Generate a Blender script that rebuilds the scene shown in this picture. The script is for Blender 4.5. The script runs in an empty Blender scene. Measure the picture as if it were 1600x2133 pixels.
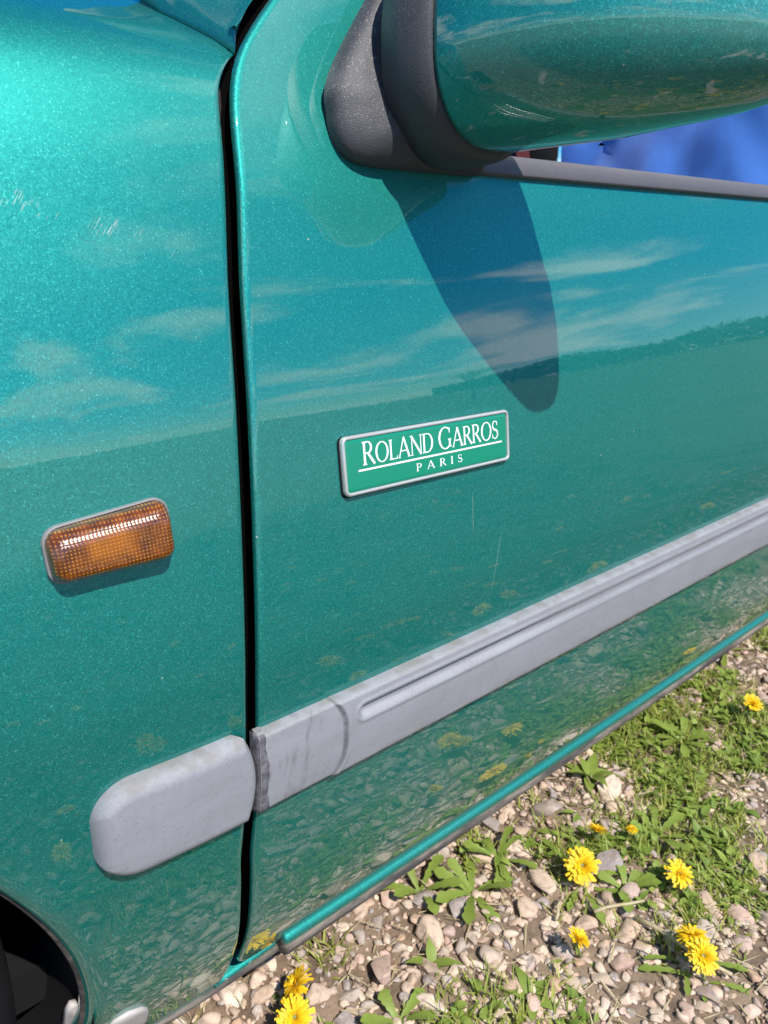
import bpy, bmesh, math, random
import numpy as np
from mathutils import Vector, Matrix, Quaternion

R = math.radians
rng = np.random.default_rng(7)
random.seed(7)
scene = bpy.context.scene
col = scene.collection

# ------------------------------------------------------------------ camera
CAM = Vector((-0.25, -0.43, 0.84))
PITCH, HEAD = R(18.8), R(49.1)
cd = bpy.data.cameras.new('camera')
cd.sensor_fit = 'VERTICAL'
cd.sensor_height = 24.0
cd.lens = 24.0 * 1600 / 2133
cd.clip_start = 0.01
cd.clip_end = 3000
cd.dof.use_dof = True
cd.dof.focus_distance = 0.60
cd.dof.aperture_fstop = 9.0
cam = bpy.data.objects.new('camera', cd)
col.objects.link(cam)
cam.location = CAM
fw = Vector((math.cos(HEAD) * math.cos(PITCH), math.sin(HEAD) * math.cos(PITCH), -math.sin(PITCH)))
cam.rotation_euler = fw.to_track_quat('-Z', 'Y').to_euler()
scene.camera = cam

# ------------------------------------------------------------------ light
SUN_EL, SUN_AZ = R(51), R(7)          # azimuth measured from the car's side, towards its front
sun_dir = Vector((-math.sin(SUN_AZ) * math.cos(SUN_EL), -math.cos(SUN_AZ) * math.cos(SUN_EL), math.sin(SUN_EL)))
w = bpy.data.worlds.new('World')
scene.world = w
w.use_nodes = True
wn, wl = w.node_tree.nodes, w.node_tree.links
wn.clear()
wout = wn.new('ShaderNodeOutputWorld')
wbg = wn.new('ShaderNodeBackground')
wbg.inputs['Strength'].default_value = 0.13
sky = wn.new('ShaderNodeTexSky')
sky.sky_type = 'NISHITA'
sky.sun_disc = False
sky.sun_elevation = SUN_EL
sky.sun_rotation = math.atan2(sun_dir.x, sun_dir.y)
sky.air_density = 0.8
sky.dust_density = 0.0
sky.ozone_density = 4.0


def wmath(op, a, b=None, c=None):
    n = wn.new('ShaderNodeMath')
    n.operation = op
    for i, v in enumerate((a, b, c)):
        if v is None:
            continue
        if isinstance(v, (int, float)):
            n.inputs[i].default_value = v
        else:
            wl.new(v, n.inputs[i])
    return n.outputs[0]


tc = wn.new('ShaderNodeTexCoord')
sx = wn.new('ShaderNodeSeparateXYZ')
wl.new(tc.outputs['Generated'], sx.inputs[0])
den = wmath('ADD', wmath('MAXIMUM', sx.outputs['Z'], 0.0), 0.10)
cx = wn.new('ShaderNodeCombineXYZ')
wl.new(wmath('DIVIDE', sx.outputs['X'], den), cx.inputs[0])
wl.new(wmath('DIVIDE', sx.outputs['Y'], den), cx.inputs[1])
cx.inputs[2].default_value = 3.7
ns = wn.new('ShaderNodeTexNoise')
ns.inputs['Scale'].default_value = 0.75
ns.inputs['Detail'].default_value = 8
ns.inputs['Roughness'].default_value = 0.55
ns.inputs['Distortion'].default_value = 0.25
wl.new(cx.outputs[0], ns.inputs['Vector'])
mr = wn.new('ShaderNodeMapRange')
mr.interpolation_type = 'SMOOTHSTEP'
mr.inputs['From Min'].default_value = 0.50
mr.inputs['From Max'].default_value = 0.645
wl.new(ns.outputs['Fac'], mr.inputs['Value'])
mixc = wn.new('ShaderNodeMix')
mixc.data_type = 'RGBA'
wl.new(mr.outputs[0], mixc.inputs['Factor'])
hsv = wn.new('ShaderNodeHueSaturation')
hsv.inputs['Saturation'].default_value = 1.50
wl.new(sky.outputs[0], hsv.inputs['Color'])
wl.new(hsv.outputs[0], mixc.inputs['A'])
mixc.inputs['B'].default_value = (9.6, 10.0, 10.6, 1)
wl.new(mixc.outputs['Result'], wbg.inputs['Color'])
wl.new(wbg.outputs[0], wout.inputs['Surface'])

sl = bpy.data.lights.new('sun', 'SUN')
sl.energy = 5.0
sl.angle = R(0.5)
sl.color = (1.0, 0.95, 0.88)
so = bpy.data.objects.new('sun', sl)
col.objects.link(so)
so.location = (0, -5, 8)
so.rotation_euler = (-sun_dir).to_track_quat('-Z', 'Y').to_euler()

vs = scene.view_settings
vs.view_transform = 'Standard'
vs.look = 'None'
vs.exposure = 0.38
vs.gamma = 1.0
vs.use_curve_mapping = False


# ------------------------------------------------------------------ helpers
def tag(o, label=None, cat=None, group=None, kind=None):
    if label: o['label'] = label
    if cat: o['category'] = cat
    if group: o['group'] = group
    if kind: o['kind'] = kind
    return o


def empty(name, loc=(0, 0, 0), rz=0.0):
    o = bpy.data.objects.new(name, None)
    col.objects.link(o)
    o.location = loc
    o.rotation_euler = (0, 0, rz)
    o.empty_display_size = 0.05
    return o


def link(name, me, parent=None):
    o = bpy.data.objects.new(name, me)
    col.objects.link(o)
    if parent is not None:
        o.parent = parent
    return o


def make_mesh(name, verts, faces, mat=None, smooth=True):
    me = bpy.data.meshes.new(name)
    me.from_pydata([tuple(map(float, v)) for v in verts], [], faces)
    me.update()
    if smooth:
        me.polygons.foreach_set('use_smooth', [True] * len(me.polygons))
    if mat is not None:
        for m in (mat if isinstance(mat, (list, tuple)) else [mat]):
            me.materials.append(m)
    return me


def mobj(name, verts, faces, mat, parent=None, smooth=True):
    return link(name, make_mesh(name, verts, faces, mat, smooth), parent)


def recalc(o):
    bm = bmesh.new()
    bm.from_mesh(o.data)
    bmesh.ops.recalc_face_normals(bm, faces=bm.faces)
    bm.to_mesh(o.data)
    bm.free()
    return o


def grid_faces(nu, nv, off=0, closed=False, flip=False):
    """nu rows, nv points in each row"""
    f = []
    for i in range(nu - 1):
        for j in range(nv if closed else nv - 1):
            j2 = (j + 1) % nv
            q = (off + i * nv + j, off + i * nv + j2, off + (i + 1) * nv + j2, off + (i + 1) * nv + j)
            f.append(q[::-1] if flip else q)
    return f


class Sink:
    def __init__(self):
        self.v, self.f = [], []

    def add(self, verts, faces):
        o = len(self.v)
        self.v.extend(verts)
        self.f.extend([tuple(i + o for i in q) for q in faces])

    def loft(self, rings, closed=True, cap0=False, cap1=False, flip=False):
        n = len(rings[0])
        vv = [p for r in rings for p in r]
        ff = grid_faces(len(rings), n, 0, closed, flip)
        if cap0: ff.append(tuple(range(n))[::-1] if not flip else tuple(range(n)))
        if cap1:
            b = (len(rings) - 1) * n
            t = tuple(range(b, b + n))
            ff.append(t if not flip else t[::-1])
        self.add(vv, ff)

    def box(self, a, b):
        (x0, y0, z0), (x1, y1, z1) = a, b
        self.add([(x0, y0, z0), (x1, y0, z0), (x1, y1, z0), (x0, y1, z0), (x0, y0, z1), (x1, y0, z1), (x1, y1, z1), (x0, y1, z1)],
                 [(0, 3, 2, 1), (4, 5, 6, 7), (0, 1, 5, 4), (1, 2, 6, 5), (2, 3, 7, 6), (3, 0, 4, 7)])

    def tube(self, pts, rad, n=8, caps=True):
        pts = [Vector(p) for p in pts]
        if isinstance(rad, (int, float)): rad = [rad] * len(pts)
        rings = []
        for i, p in enumerate(pts):
            t = (pts[min(i + 1, len(pts) - 1)] - pts[max(i - 1, 0)]).normalized()
            a = t.orthogonal().normalized() if i == 0 else (a - t * a.dot(t)).normalized()
            b = t.cross(a)
            rings.append([p + (a * math.cos(2 * math.pi * k / n) + b * math.sin(2 * math.pi * k / n)) * rad[i] for k in range(n)])
        self.loft(rings, True, caps, caps)

    def build(self, name, mat, parent=None, smooth=True, fix=True):
        o = mobj(name, self.v, self.f, mat, parent, smooth)
        return recalc(o) if fix else o


def sstep(a, b, v):
    k = min(1.0, max(0.0, (v - a) / (b - a)))
    return k * k * (3 - 2 * k)


# ------------------------------------------------------------------ materials
class M:
    def __init__(self, name):
        self.m = bpy.data.materials.new(name)
        self.m.use_nodes = True
        self.n = self.m.node_tree.nodes
        self.l = self.m.node_tree.links
        self.b = self.n['Principled BSDF']

    def set(self, **k):
        for a, v in k.items():
            i = self.b.inputs[a.replace('_', ' ')]
            if hasattr(v, 'is_output'):
                self.l.new(v, i)
            else:
                i.default_value = v
        return self

    def sk(self, node, i, v):
        s = node.inputs[i]
        if hasattr(v, 'is_output'):
            self.l.new(v, s)
        else:
            s.default_value = v

    def coord(self, which='Object'):
        return self.n.new('ShaderNodeTexCoord').outputs[which]

    def pos(self):
        return self.n.new('ShaderNodeNewGeometry').outputs['Position']

    def noise(self, scale, detail=4, rough=0.5, vec=None, dist=0.0, out='Fac'):
        t = self.n.new('ShaderNodeTexNoise')
        t.inputs['Scale'].default_value = scale
        t.inputs['Detail'].default_value = detail
        t.inputs['Roughness'].default_value = rough
        t.inputs['Distortion'].default_value = dist
        self.l.new(vec if vec is not None else self.coord(), t.inputs['Vector'])
        return t.outputs[out]

    def voro(self, scale, vec=None, out='Color', feature='F1', rand=1.0):
        t = self.n.new('ShaderNodeTexVoronoi')
        t.feature = feature
        t.inputs['Scale'].default_value = scale
        t.inputs['Randomness'].default_value = rand
        self.l.new(vec if vec is not None else self.coord(), t.inputs['Vector'])
        return t.outputs[out]

    def ramp(self, fac, stops, interp='LINEAR'):
        t = self.n.new('ShaderNodeValToRGB')
        t.color_ramp.interpolation = interp
        e = t.color_ramp.elements
        while len(e) < len(stops): e.new(0.5)
        for i, (p, c) in enumerate(stops):
            e[i].position = p
            e[i].color = (*c, 1) if len(c) == 3 else c
        self.l.new(fac, t.inputs[0])
        return t.outputs[0]

    def mrange(self, v, a, b, c=0.0, d=1.0, smooth=True):
        t = self.n.new('ShaderNodeMapRange')
        t.interpolation_type = 'SMOOTHSTEP' if smooth else 'LINEAR'
        for i, x in zip(('From Min', 'From Max', 'To Min', 'To Max'), (a, b, c, d)):
            t.inputs[i].default_value = x
        self.l.new(v, t.inputs['Value'])
        return t.outputs[0]

    def mix(self, fac, a, b):
        t = self.n.new('ShaderNodeMix')
        t.data_type = 'RGBA'
        for k, v in (('Factor', fac), ('A', a), ('B', b)):
            s = [i for i in t.inputs if i.name == k and (i.type == 'RGBA' or k == 'Factor') and i.enabled][0]
            if hasattr(v, 'is_output'):
                self.l.new(v, s)
            else:
                s.default_value = v if k == 'Factor' else (*v[:3], 1)
        return t.outputs['Result']

    def math(self, op, a, b=0.0, c=0.0):
        t = self.n.new('ShaderNodeMath')
        t.operation = op
        for i, v in enumerate((a, b, c)):
            self.sk(t, i, v)
        return t.outputs[0]

    def vmath(self, op, a, b=None, scale=None):
        t = self.n.new('ShaderNodeVectorMath')
        t.operation = op
        self.sk(t, 0, a)
        if b is not None: self.sk(t, 1, b)
        if scale is not None: self.sk(t, 'Scale', scale)
        return t.outputs['Vector'] if op not in ('LENGTH', 'DOT_PRODUCT', 'DISTANCE') else t.outputs['Value']

    def mapping(self, vec, loc=(0, 0, 0), rot=(0, 0, 0), scale=(1, 1, 1)):
        t = self.n.new('ShaderNodeMapping')
        t.inputs['Location'].default_value = loc
        t.inputs['Rotation'].default_value = rot
        t.inputs['Scale'].default_value = scale
        self.l.new(vec, t.inputs['Vector'])
        return t.outputs[0]

    def sep(self, vec):
        t = self.n.new('ShaderNodeSeparateXYZ')
        self.l.new(vec, t.inputs[0])
        return t.outputs

    def bump(self, h, strength=0.3, dist=0.001, normal=None):
        t = self.n.new('ShaderNodeBump')
        t.inputs['Strength'].default_value = strength
        t.inputs['Distance'].default_value = dist
        self.l.new(h, t.inputs['Height'])
        if normal is not None: self.l.new(normal, t.inputs['Normal'])
        return t.outputs[0]


def simple(name, color, rough=0.6, metallic=0.0, **k):
    return M(name).set(Base_Color=(*color, 1), Roughness=rough, Metallic=metallic, **k).m


def paint_material(name, dirt=0.0):
    m = M(name)
    P = m.coord()
    geo = m.n.new('ShaderNodeNewGeometry')
    c1 = m.voro(1700, P)
    c2 = m.voro(900, P)
    j1 = m.vmath('SUBTRACT', c1, (0.5, 0.5, 0.5))
    j2 = m.vmath('SUBTRACT', c2, (0.5, 0.5, 0.5))
    j = m.vmath('ADD', m.vmath('SCALE', j1, scale=0.13), m.vmath('SCALE', j2, scale=0.07))
    nrm = m.vmath('NORMALIZE', m.vmath('ADD', geo.outputs['Normal'], j))
    r = m.sep(c1)[0]
    base = m.ramp(r, [(0.0, (0.003, 0.194, 0.164)), (0.60, (0.006, 0.230, 0.196)), (0.95, (0.014, 0.284, 0.242)), (1.0, (0.08, 0.50, 0.43))])
    # light film of dust and fine wiping marks
    film = m.math('MULTIPLY', m.mrange(m.noise(9, 6, 0.65, P), 0.42, 0.78), 0.012 + dirt * 0.12)
    wipe = m.mapping(m.mapping(P, rot=(0, R(-8), 0)), scale=(14, 60, 260))
    film = m.math('ADD', film, m.math('MULTIPLY', m.mrange(m.noise(1, 3, 0.6, wipe), 0.60, 0.80), 0.035))
    # scuffs: short slanted strokes inside a few small patches
    sc = m.mapping(m.mapping(P, rot=(0, R(-35), 0)), scale=(1500, 60, 80))
    strokes = m.mrange(m.noise(1, 2, 0.5, sc), 0.60, 0.68)
    patch = None
    for (x, z, r_) in ((-0.058, 0.853, 0.013), (-0.034, 0.848, 0.010), (-0.104, 0.865, 0.014), (-0.02, 0.838, 0.007), (-0.09, 0.86, 0.008)):
        d = m.vmath('DISTANCE', m.vmath('MULTIPLY', P, (1, 0, 1.6)), (x, 0, z * 1.6))
        q = m.mrange(d, r_ * 0.2, r_, 0.75, 0.0)
        patch = q if patch is None else m.math('MAXIMUM', patch, q)
    scuff = m.math('MULTIPLY', strokes, patch)
    # single long scratches on the door
    for (x0, z0, ang, ln) in ((0.262, 0.566, 76, 0.032), (0.232, 0.62, 88, 0.02)):
        lp = m.sep(m.mapping(m.vmath('SUBTRACT', P, (x0, 0, z0)), rot=(0, R(ang), 0)))
        q = m.math('MULTIPLY', m.mrange(m.math('ABSOLUTE', lp[2]), 0.0002, 0.0006, 0.30, 0.0), m.mrange(m.math('ABSOLUTE', lp[0]), ln * 0.6, ln, 1.0, 0.0))
        scuff = m.math('MAXIMUM', scuff, q)
    speck = m.math('MULTIPLY', m.mrange(m.voro(55, P, 'Distance'), 0.025, 0.05, 1.0, 0.0), m.mrange(m.noise(13, 2, 0.5, P), 0.56, 0.62, 0, 0.75))
    grime = m.math('MAXIMUM', m.math('MAXIMUM', film, scuff), speck)
    if dirt > 0:
        mud = m.math('MULTIPLY', m.mrange(m.noise(55, 5, 0.6, m.mapping(P, scale=(1, 0.45, 1.6)), 0.6), 0.60, 0.68), m.mrange(m.sep(P)[2], 0.985, 0.915, 0.15, 0.8))
        grime = m.math('MAXIMUM', grime, mud)
    m.set(Base_Color=m.mix(grime, base, (0.50, 0.47, 0.42)), Normal=nrm)
    m.set(Metallic=m.math('SUBTRACT', 0.70, m.math('MULTIPLY', grime, 0.70)), Roughness=0.57)
    orange = m.bump(m.noise(200, 1, 0.5, P), 0.014, 0.0004)
    m.set(Coat_Weight=m.math('SUBTRACT', 1.0, m.math('MULTIPLY', grime, 0.9)), Coat_Roughness=0.018, Coat_IOR=1.68, Coat_Normal=orange)
    return m.m


MAT = {}
MAT['paint'] = paint_material('teal_metallic_paint')
MAT['paint_dirty'] = paint_material('teal_metallic_paint_splashed', 0.8)
MAT['paint_dirty_low'] = paint_material('teal_metallic_paint_dusty', 0.5)


def trim_material(name, c, rough=0.6, dust=0.25):
    m = M(name)
    P = m.coord()
    g = m.voro(900, P, 'Distance')
    b = m.bump(g, 0.25, 0.0006)
    r = m.sep(m.voro(1500, P))[0]
    d = m.mrange(r, 0.93, 0.99, 0, dust * 1.1)
    d2 = m.math('MULTIPLY', m.mrange(m.noise(28, 5, 0.6, P), 0.4, 0.75), dust * 0.35)
    d = m.math('MULTIPLY', m.math('ADD', d, d2), m.mrange(m.sep(geo_n(m))[2], -0.2, 0.35))
    m.set(Base_Color=m.mix(d, c, (0.42, 0.39, 0.37)), Roughness=rough, Normal=b)
    return m.m


def geo_n(m):
    return m.n.new('ShaderNodeNewGeometry').outputs['Normal']


MAT['black'] = trim_material('black_grained_plastic', (0.040, 0.040, 0.046), 0.58, 0.42)
MAT['trim'] = trim_material('weathered_black_trim', (0.085, 0.08, 0.088), 0.5, 0.10)


def moulding_material(name, base=(0.262, 0.263, 0.284)):
    m = M(name)
    P = m.coord()
    h = m.noise(1500, 3, 0.7, P)
    st = m.noise(30, 5, 0.6, m.mapping(P, scale=(0.5, 1, 1.6)))
    c = m.mix(m.mrange(st, 0.36, 0.72, 0, 0.65), base, (base[0] * 0.80, base[1] * 0.79, base[2] * 0.77))
    c = m.mix(m.mrange(h, 0.35, 0.7, 0.0, 0.45), c, (0.33, 0.33, 0.36))
    c = m.mix(m.math('MULTIPLY', m.mrange(m.noise(300, 3, 0.7, P), 0.55, 0.7), 0.35), c, (0.14, 0.135, 0.145))
    c = m.mix(m.math('MULTIPLY', m.mrange(m.sep(P)[2], 0.4975, 0.5035), m.mrange(m.noise(50, 4, 0.6, P), 0.35, 0.65, 0.1, 0.7)), c, (0.16, 0.145, 0.13))
    c = m.mix(m.math('MULTIPLY', m.mrange(m.sep(P)[2], 0.440, 0.431), m.mrange(m.noise(40, 4, 0.6, P), 0.4, 0.65, 0.1, 0.7)), c, (0.17, 0.15, 0.135))
    sm = m.mapping(m.mapping(P, rot=(0, R(-12), 0)), scale=(45, 40, 11))
    # dark rubbed-in smears near the broken front end of the door strip
    fx = m.mrange(m.sep(P)[0], 0.005, 0.085, 1.0, 0.0)
    fx = m.math('MULTIPLY', fx, m.mrange(m.sep(P)[0], -0.006, -0.003))
    fx = m.math('MAXIMUM', fx, 0.12)
    smear = m.math('MULTIPLY', m.mrange(m.noise(2.2, 4, 0.6, sm), 0.50, 0.72), fx)
    c = m.mix(m.math('MULTIPLY', smear, 0.75), c, (0.11, 0.105, 0.12))
    px, _, pz = m.sep(P)
    q3 = m.math('POWER', m.math('DIVIDE', m.math('ABSOLUTE', m.math('SUBTRACT', pz, 0.468)), 0.034), 3.0)
    dl = m.math('ABSOLUTE', m.math('SUBTRACT', px, m.math('SUBTRACT', 0.0745, m.math('MULTIPLY', q3, 0.010))))
    c = m.mix(m.math('MULTIPLY', m.mrange(dl, 0.0006, 0.0030, 0.75, 0.0), m.mrange(m.noise(90, 3, 0.6, P), 0.3, 0.6, 0.45, 1.0)), c, (0.075, 0.072, 0.080))
    pit = m.mrange(m.voro(38, P, 'Distance'), 0.018, 0.03, 0.8, 0.0)
    pit = m.math('MULTIPLY', pit, m.mrange(m.noise(20, 2, 0.5, P), 0.56, 0.58))
    c = m.mix(pit, c, (0.07, 0.07, 0.08))
    m.set(Base_Color=c, Roughness=0.52, Normal=m.bump(h, 0.5, 0.0007))
    return m.m


MAT['moulding'] = moulding_material('grey_grained_moulding')
MAT['dark'] = simple('matte_black_rubber', (0.010, 0.010, 0.011), 0.95, Specular_IOR_Level=0.12)
MAT['painted_shade'] = simple('black_painted_shade', (0.003, 0.003, 0.003), 1.0, Specular_IOR_Level=0.0)  # near-black colour that stands in for shade in gaps and recesses
m = M('dusty_seal'); P = m.coord()
m.set(Base_Color=m.mix(m.mrange(m.noise(60, 5, 0.7, P), 0.45, 0.7), (0.013, 0.013, 0.013), (0.055, 0.05, 0.042)), Roughness=0.9)
MAT['seal'] = m.m
m = M('torn_plastic'); P = m.coord()
m.set(Base_Color=m.mix(m.mrange(m.noise(160, 4, 0.6, P), 0.4, 0.65), (0.085, 0.078, 0.09), (0.17, 0.16, 0.175)), Roughness=0.75, Normal=m.bump(m.noise(400, 3, 0.6, P), 0.5, 0.001))
MAT['torn'] = m.m
m = M('underseal'); P = m.coord()
m.set(Base_Color=m.mix(m.mrange(m.noise(26, 6, 0.65, m.mapping(P, scale=(0.4, 1, 2))), 0.38, 0.68), (0.045, 0.04, 0.038), (0.23, 0.19, 0.155)), Roughness=0.85, Normal=m.bump(m.noise(300, 4, 0.6, P), 0.5, 0.002))
MAT['underseal'] = m.m
m = M('grimy_arch_edge'); P = m.coord()
m.set(Base_Color=m.mix(m.mrange(m.noise(60, 5, 0.65, P), 0.4, 0.7), (0.02, 0.018, 0.017), (0.10, 0.08, 0.065)), Roughness=0.9)
MAT['arch'] = m.m
MAT['chrome'] = M('satin_silver').set(Base_Color=(0.60, 0.59, 0.57, 1), Metallic=0.55, Roughness=0.30).m
MAT['badge_green'] = M('badge_green').set(Base_Color=(0.003, 0.215, 0.130, 1), Roughness=0.30, Coat_Weight=0.6, Coat_Roughness=0.06).m
MAT['white'] = simple('badge_white', (0.82, 0.82, 0.80), 0.4)
MAT['gasket'] = simple('pale_gasket', (0.20, 0.195, 0.20), 0.5)

# ------------------------------------------------------------------ car body surface
_z = [0.10, 0.165, 0.185, 0.205, 0.235, 0.262, 0.282, 0.31, 0.36, 0.42, 0.50, 0.555, 0.60, 0.66, 0.74, 0.82, 0.88, 0.905, 0.95, 1.02, 1.10, 1.30]
_y = [0.130, 0.0978, 0.0865, 0.0750, 0.0590, 0.0460, 0.0385, 0.0295, 0.0165, 0.006, 0.001, 0.000, 0.0035, 0.0098, 0.0197, 0.0325, 0.0452, 0.0540, 0.070, 0.0925, 0.120, 0.205]
_zz = np.arange(0.05, 1.40, 0.001)
_k = np.exp(-0.5 * (np.arange(-40, 41) / 8.0) ** 2); _k /= _k.sum()
_yy = np.convolve(np.pad(np.interp(_zz, _z, _y), 40, mode='edge'), _k, 'valid')


def prof(z):
    return float(np.interp(z, _zz, _yy))


def plan(x):
    return 0.46 * x * x if x < 0 else 0.004 * x * x


def side(x, z):
    return prof(z) + plan(x)


_sz = [0.10, 0.20, 0.38, 0.55, 0.69, 0.82, 0.925, 0.945, 0.965, 0.985, 1.007, 1.10, 1.30]
_sx = [0.004, 0.003, -0.010, -0.002, 0.011, 0.0225, 0.0395, 0.045, 0.055, 0.072, 0.094, 0.19, 0.40]


_ss = np.convolve(np.pad(np.interp(_zz, _sz, _sx), 40, mode='reflect', reflect_type='odd'), _k, 'valid')


def seam(z):
    return float(np.interp(z, _zz, _ss))


car = empty('car', (0, 0, 0))
tag(car, 'teal green metallic car with pale grey side moulding, front door and fender close up', 'car')

# ---- door skin
DOOR_END = 1.25
ZB = 0.186


def door_left(z):
    r = 0.020
    e = seam(z) + 0.0044
    if z < ZB + r:
        t = (ZB + r - z) / r
        e += r * (1 - math.sqrt(max(0.0, 1 - t * t)))
    return e


zs = list(np.concatenate([np.linspace(ZB, ZB + 0.02, 7), np.linspace(ZB + 0.027, 0.905, 96), np.linspace(0.913, 1.28, 46)]))
cs = [0, 0.0002, 0.0008, 0.0018, 0.003] + list(np.linspace(0.006, 0.10, 17)) + list(np.linspace(0.115, DOOR_END, 40))
er = 0.003
edge_dy = [0.0050, 0.0022, 0.0011, 0.0004, 0.0]
K = 20
verts, idx = [], {}
for i, z in enumerate(zs):
    for j, c in enumerate(cs):
        if z > 0.906 and j > K: continue
        x = door_left(z) + (c if j < 22 else (cs[21] + (c - cs[21]) * (DOOR_END - door_left(z) - cs[21]) / (DOOR_END - cs[21])))
        y = side(x, z) + (edge_dy[j] if j < 5 else 0.0)
        idx[i, j] = len(verts)
        verts.append((x, y, z))
faces = []
for i in range(len(zs) - 1):
    for j in range(len(cs) - 1):
        q = [(i, j), (i, j + 1), (i + 1, j + 1), (i + 1, j)]
        if all(k in idx for k in q): faces.append(tuple(idx[k] for k in q))
door = mobj('front_door', verts, faces, MAT['paint'], car)
# inner shell of the door, which closes the view behind the skin
s = Sink(); s.box((0.05, 0.135, 0.20), (1.22, 0.155, 0.905)); s.box((0.05, 0.06, 0.888), (1.22, 0.155, 0.8995))
s.build('inner_panel', MAT['dark'], door, False)

# folded bottom lip of the door and the sill below it
def sweep_x(sec, xs, zoff=lambda x: 0.0, yoff=lambda x: 0.0):
    return [[(x, y + yoff(x) + plan(x), z + zoff(x)) for (y, z) in sec] for x in xs]


def arc(cy, cz, r, a0, a1, n):
    return [(cy + r * math.cos(R(a0 + (a1 - a0) * i / (n - 1))), cz + r * math.sin(R(a0 + (a1 - a0) * i / (n - 1)))) for i in range(n)]


lipx = [0.0645, 0.0650, 0.0665, 0.0695] + list(np.linspace(0.08, DOOR_END, 40))
lipscale = lambda x: 1.0 if x > 0.069 else (0.55 if x < 0.0647 else 0.8 if x < 0.0655 else 0.93)
s = Sink()
sec0 = arc(0.0920, 0.1765, 0.0080, 60, 300, 14)
s.loft([[(x, 0.092 + (y - 0.092) * lipscale(x) + plan(x), 0.1765 + (z - 0.1765) * lipscale(x)) for (y, z) in sec0] for x in lipx], True, True, True)
s.build('bottom_lip', MAT['paint'], door)
s = Sink()
sec = [(0.0910, 0.1700), (0.0868, 0.1675), (0.0860, 0.1630), (0.0880, 0.1560), (0.096, 0.149), (0.125, 0.140), (0.20, 0.135), (0.20, 0.170), (0.10, 0.171)]
s.loft(sweep_x(sec, np.linspace(0.0680, 1.6, 60)), True, True, True)
s.build('sill', MAT['underseal'], car)

# ---- front fender
pts = [(prof(z), z) for z in np.arange(0.161, 0.885, 0.01)] + [(0.0472, 0.888), (0.0532, 0.908), (0.0615, 0.930), (0.072, 0.949), (0.088, 0.965), (0.115, 0.980), (0.172, 1.004), (0.34, 1.070)]
pp = np.array(pts)
d = np.concatenate([[0], np.cumsum(np.hypot(*np.diff(pp, axis=0).T))])
t = np.arange(0, d[-1], 0.003)
cy, cz = np.interp(t, d, pp[:, 0]), np.interp(t, d, pp[:, 1])
kk = np.exp(-0.5 * (np.arange(-6, 7) / 2.6) ** 2); kk /= kk.sum()
cy = np.convolve(np.pad(cy, 6, mode='reflect', reflect_type='odd'), kk, 'valid')
cz = np.convolve(np.pad(cz, 6, mode='reflect', reflect_type='odd'), kk, 'valid')
fcurve = list(zip(cy[::2], cz[::2]))
AX, AZ, AR = -0.455, 0.285, 0.318


def fender_right(y, z):
    return seam(min(z, 0.974)) - 0.0055 + 0.85 * min(0.020, max(0.0, y - prof(z)))


verts, idx = [], {}
cols = [0, 0.0002, 0.0008, 0.0018, 0.003, 0.005]
NF = 34
nright = len(cols)
rows = fcurve
for i, (y, z) in enumerate(rows):
    xr = fender_right(y, z)
    dz = z - AZ
    arch = abs(dz) < AR
    xl = AX + math.sqrt(AR * AR - dz * dz) if arch else AX
    line = []
    for j, c in enumerate(cols):
        line.append((xr - c, edge_dy[j] if j < 5 else 0.0))
    n_mid = NF
    a, b = xr - 0.008, xl + 0.012
    for j in range(n_mid):
        line.append((a + (b - a) * j / (n_mid - 1), 0.0))
    # rolled wheel arch edge
    for (dx, dy) in ((0.008, 0.0006), (0.004, 0.0022), (0.0015, 0.005), (0.0, 0.010), (0.0, 0.022)):
        line.append((xl + dx, dy if arch else 0.0))
    for j, (x, dy) in enumerate(line):
        idx[i, j] = len(verts)
        verts.append((x, y + plan(x) + dy, z))
W = nright + NF + 5
faces = []
for i in range(len(rows) - 1):
    for j in range(W - 1):
        faces.append((idx[i, j], idx[i, j + 1], idx[i + 1, j + 1], idx[i + 1, j]))
# the part ahead of the wheel centre
off = len(verts)
nn = 30
for i, (y, z) in enumerate(rows):
    dz = z - AZ
    xl = AX - math.sqrt(AR * AR - dz * dz) if abs(dz) < AR else AX
    for j in range(nn):
        x = xl + (-1.05 - xl) * j / (nn - 1)
        verts.append((x, y + plan(max(x, -0.9)) + 0.15 * max(0, -0.9 - x), z))
faces += grid_faces(len(rows), nn, off)
fender = mobj('front_fender', verts, faces, MAT['paint'], car)

# corner below the door's front edge: the fender runs on under the door
s = Sink()
rings = []
for x in np.concatenate([np.linspace(-0.010, 0.054, 16), [0.058, 0.0605, 0.062]]):
    e_ = 0.003 * max(0.0, (x - 0.056) / 0.006) ** 2
    y0 = side(x, 0.166) - 0.0008 + e_
    zt = 0.1705 + 0.0035 * min(1.0, max(0.0, x / 0.05))
    rings.append([(x, side(x, 0.160) + 0.004, 0.160), (x, side(x, 0.162) - 0.0006 + e_, 0.162), (x, y0 - 0.0012, zt - 0.0042), (x, y0 - 0.0004, zt - 0.0016), (x, y0 + 0.0018, zt), (x, y0 + 0.008, zt + 0.002), (x, y0 + 0.017, zt + 0.004), (x, y0 + 0.03, zt + 0.004)])
s.loft(rings, False)
s.build('sill_corner', MAT['paint_dirty_low'], car)
s = Sink()
sec = [(prof(0.162) + 0.002, 0.1615), (prof(0.162) - 0.001, 0.1600), (prof(0.162) + 0.0005, 0.153), (prof(0.162) + 0.008, 0.146), (0.14, 0.140), (0.20, 0.14), (0.20, 0.165)]
s.loft([[(x, y + plan(x), z) for y, z in sec] for x in np.linspace(-0.115, 0.064, 14)], True, True, True)
s.build('sill_underside', MAT['underseal'], car)

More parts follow.
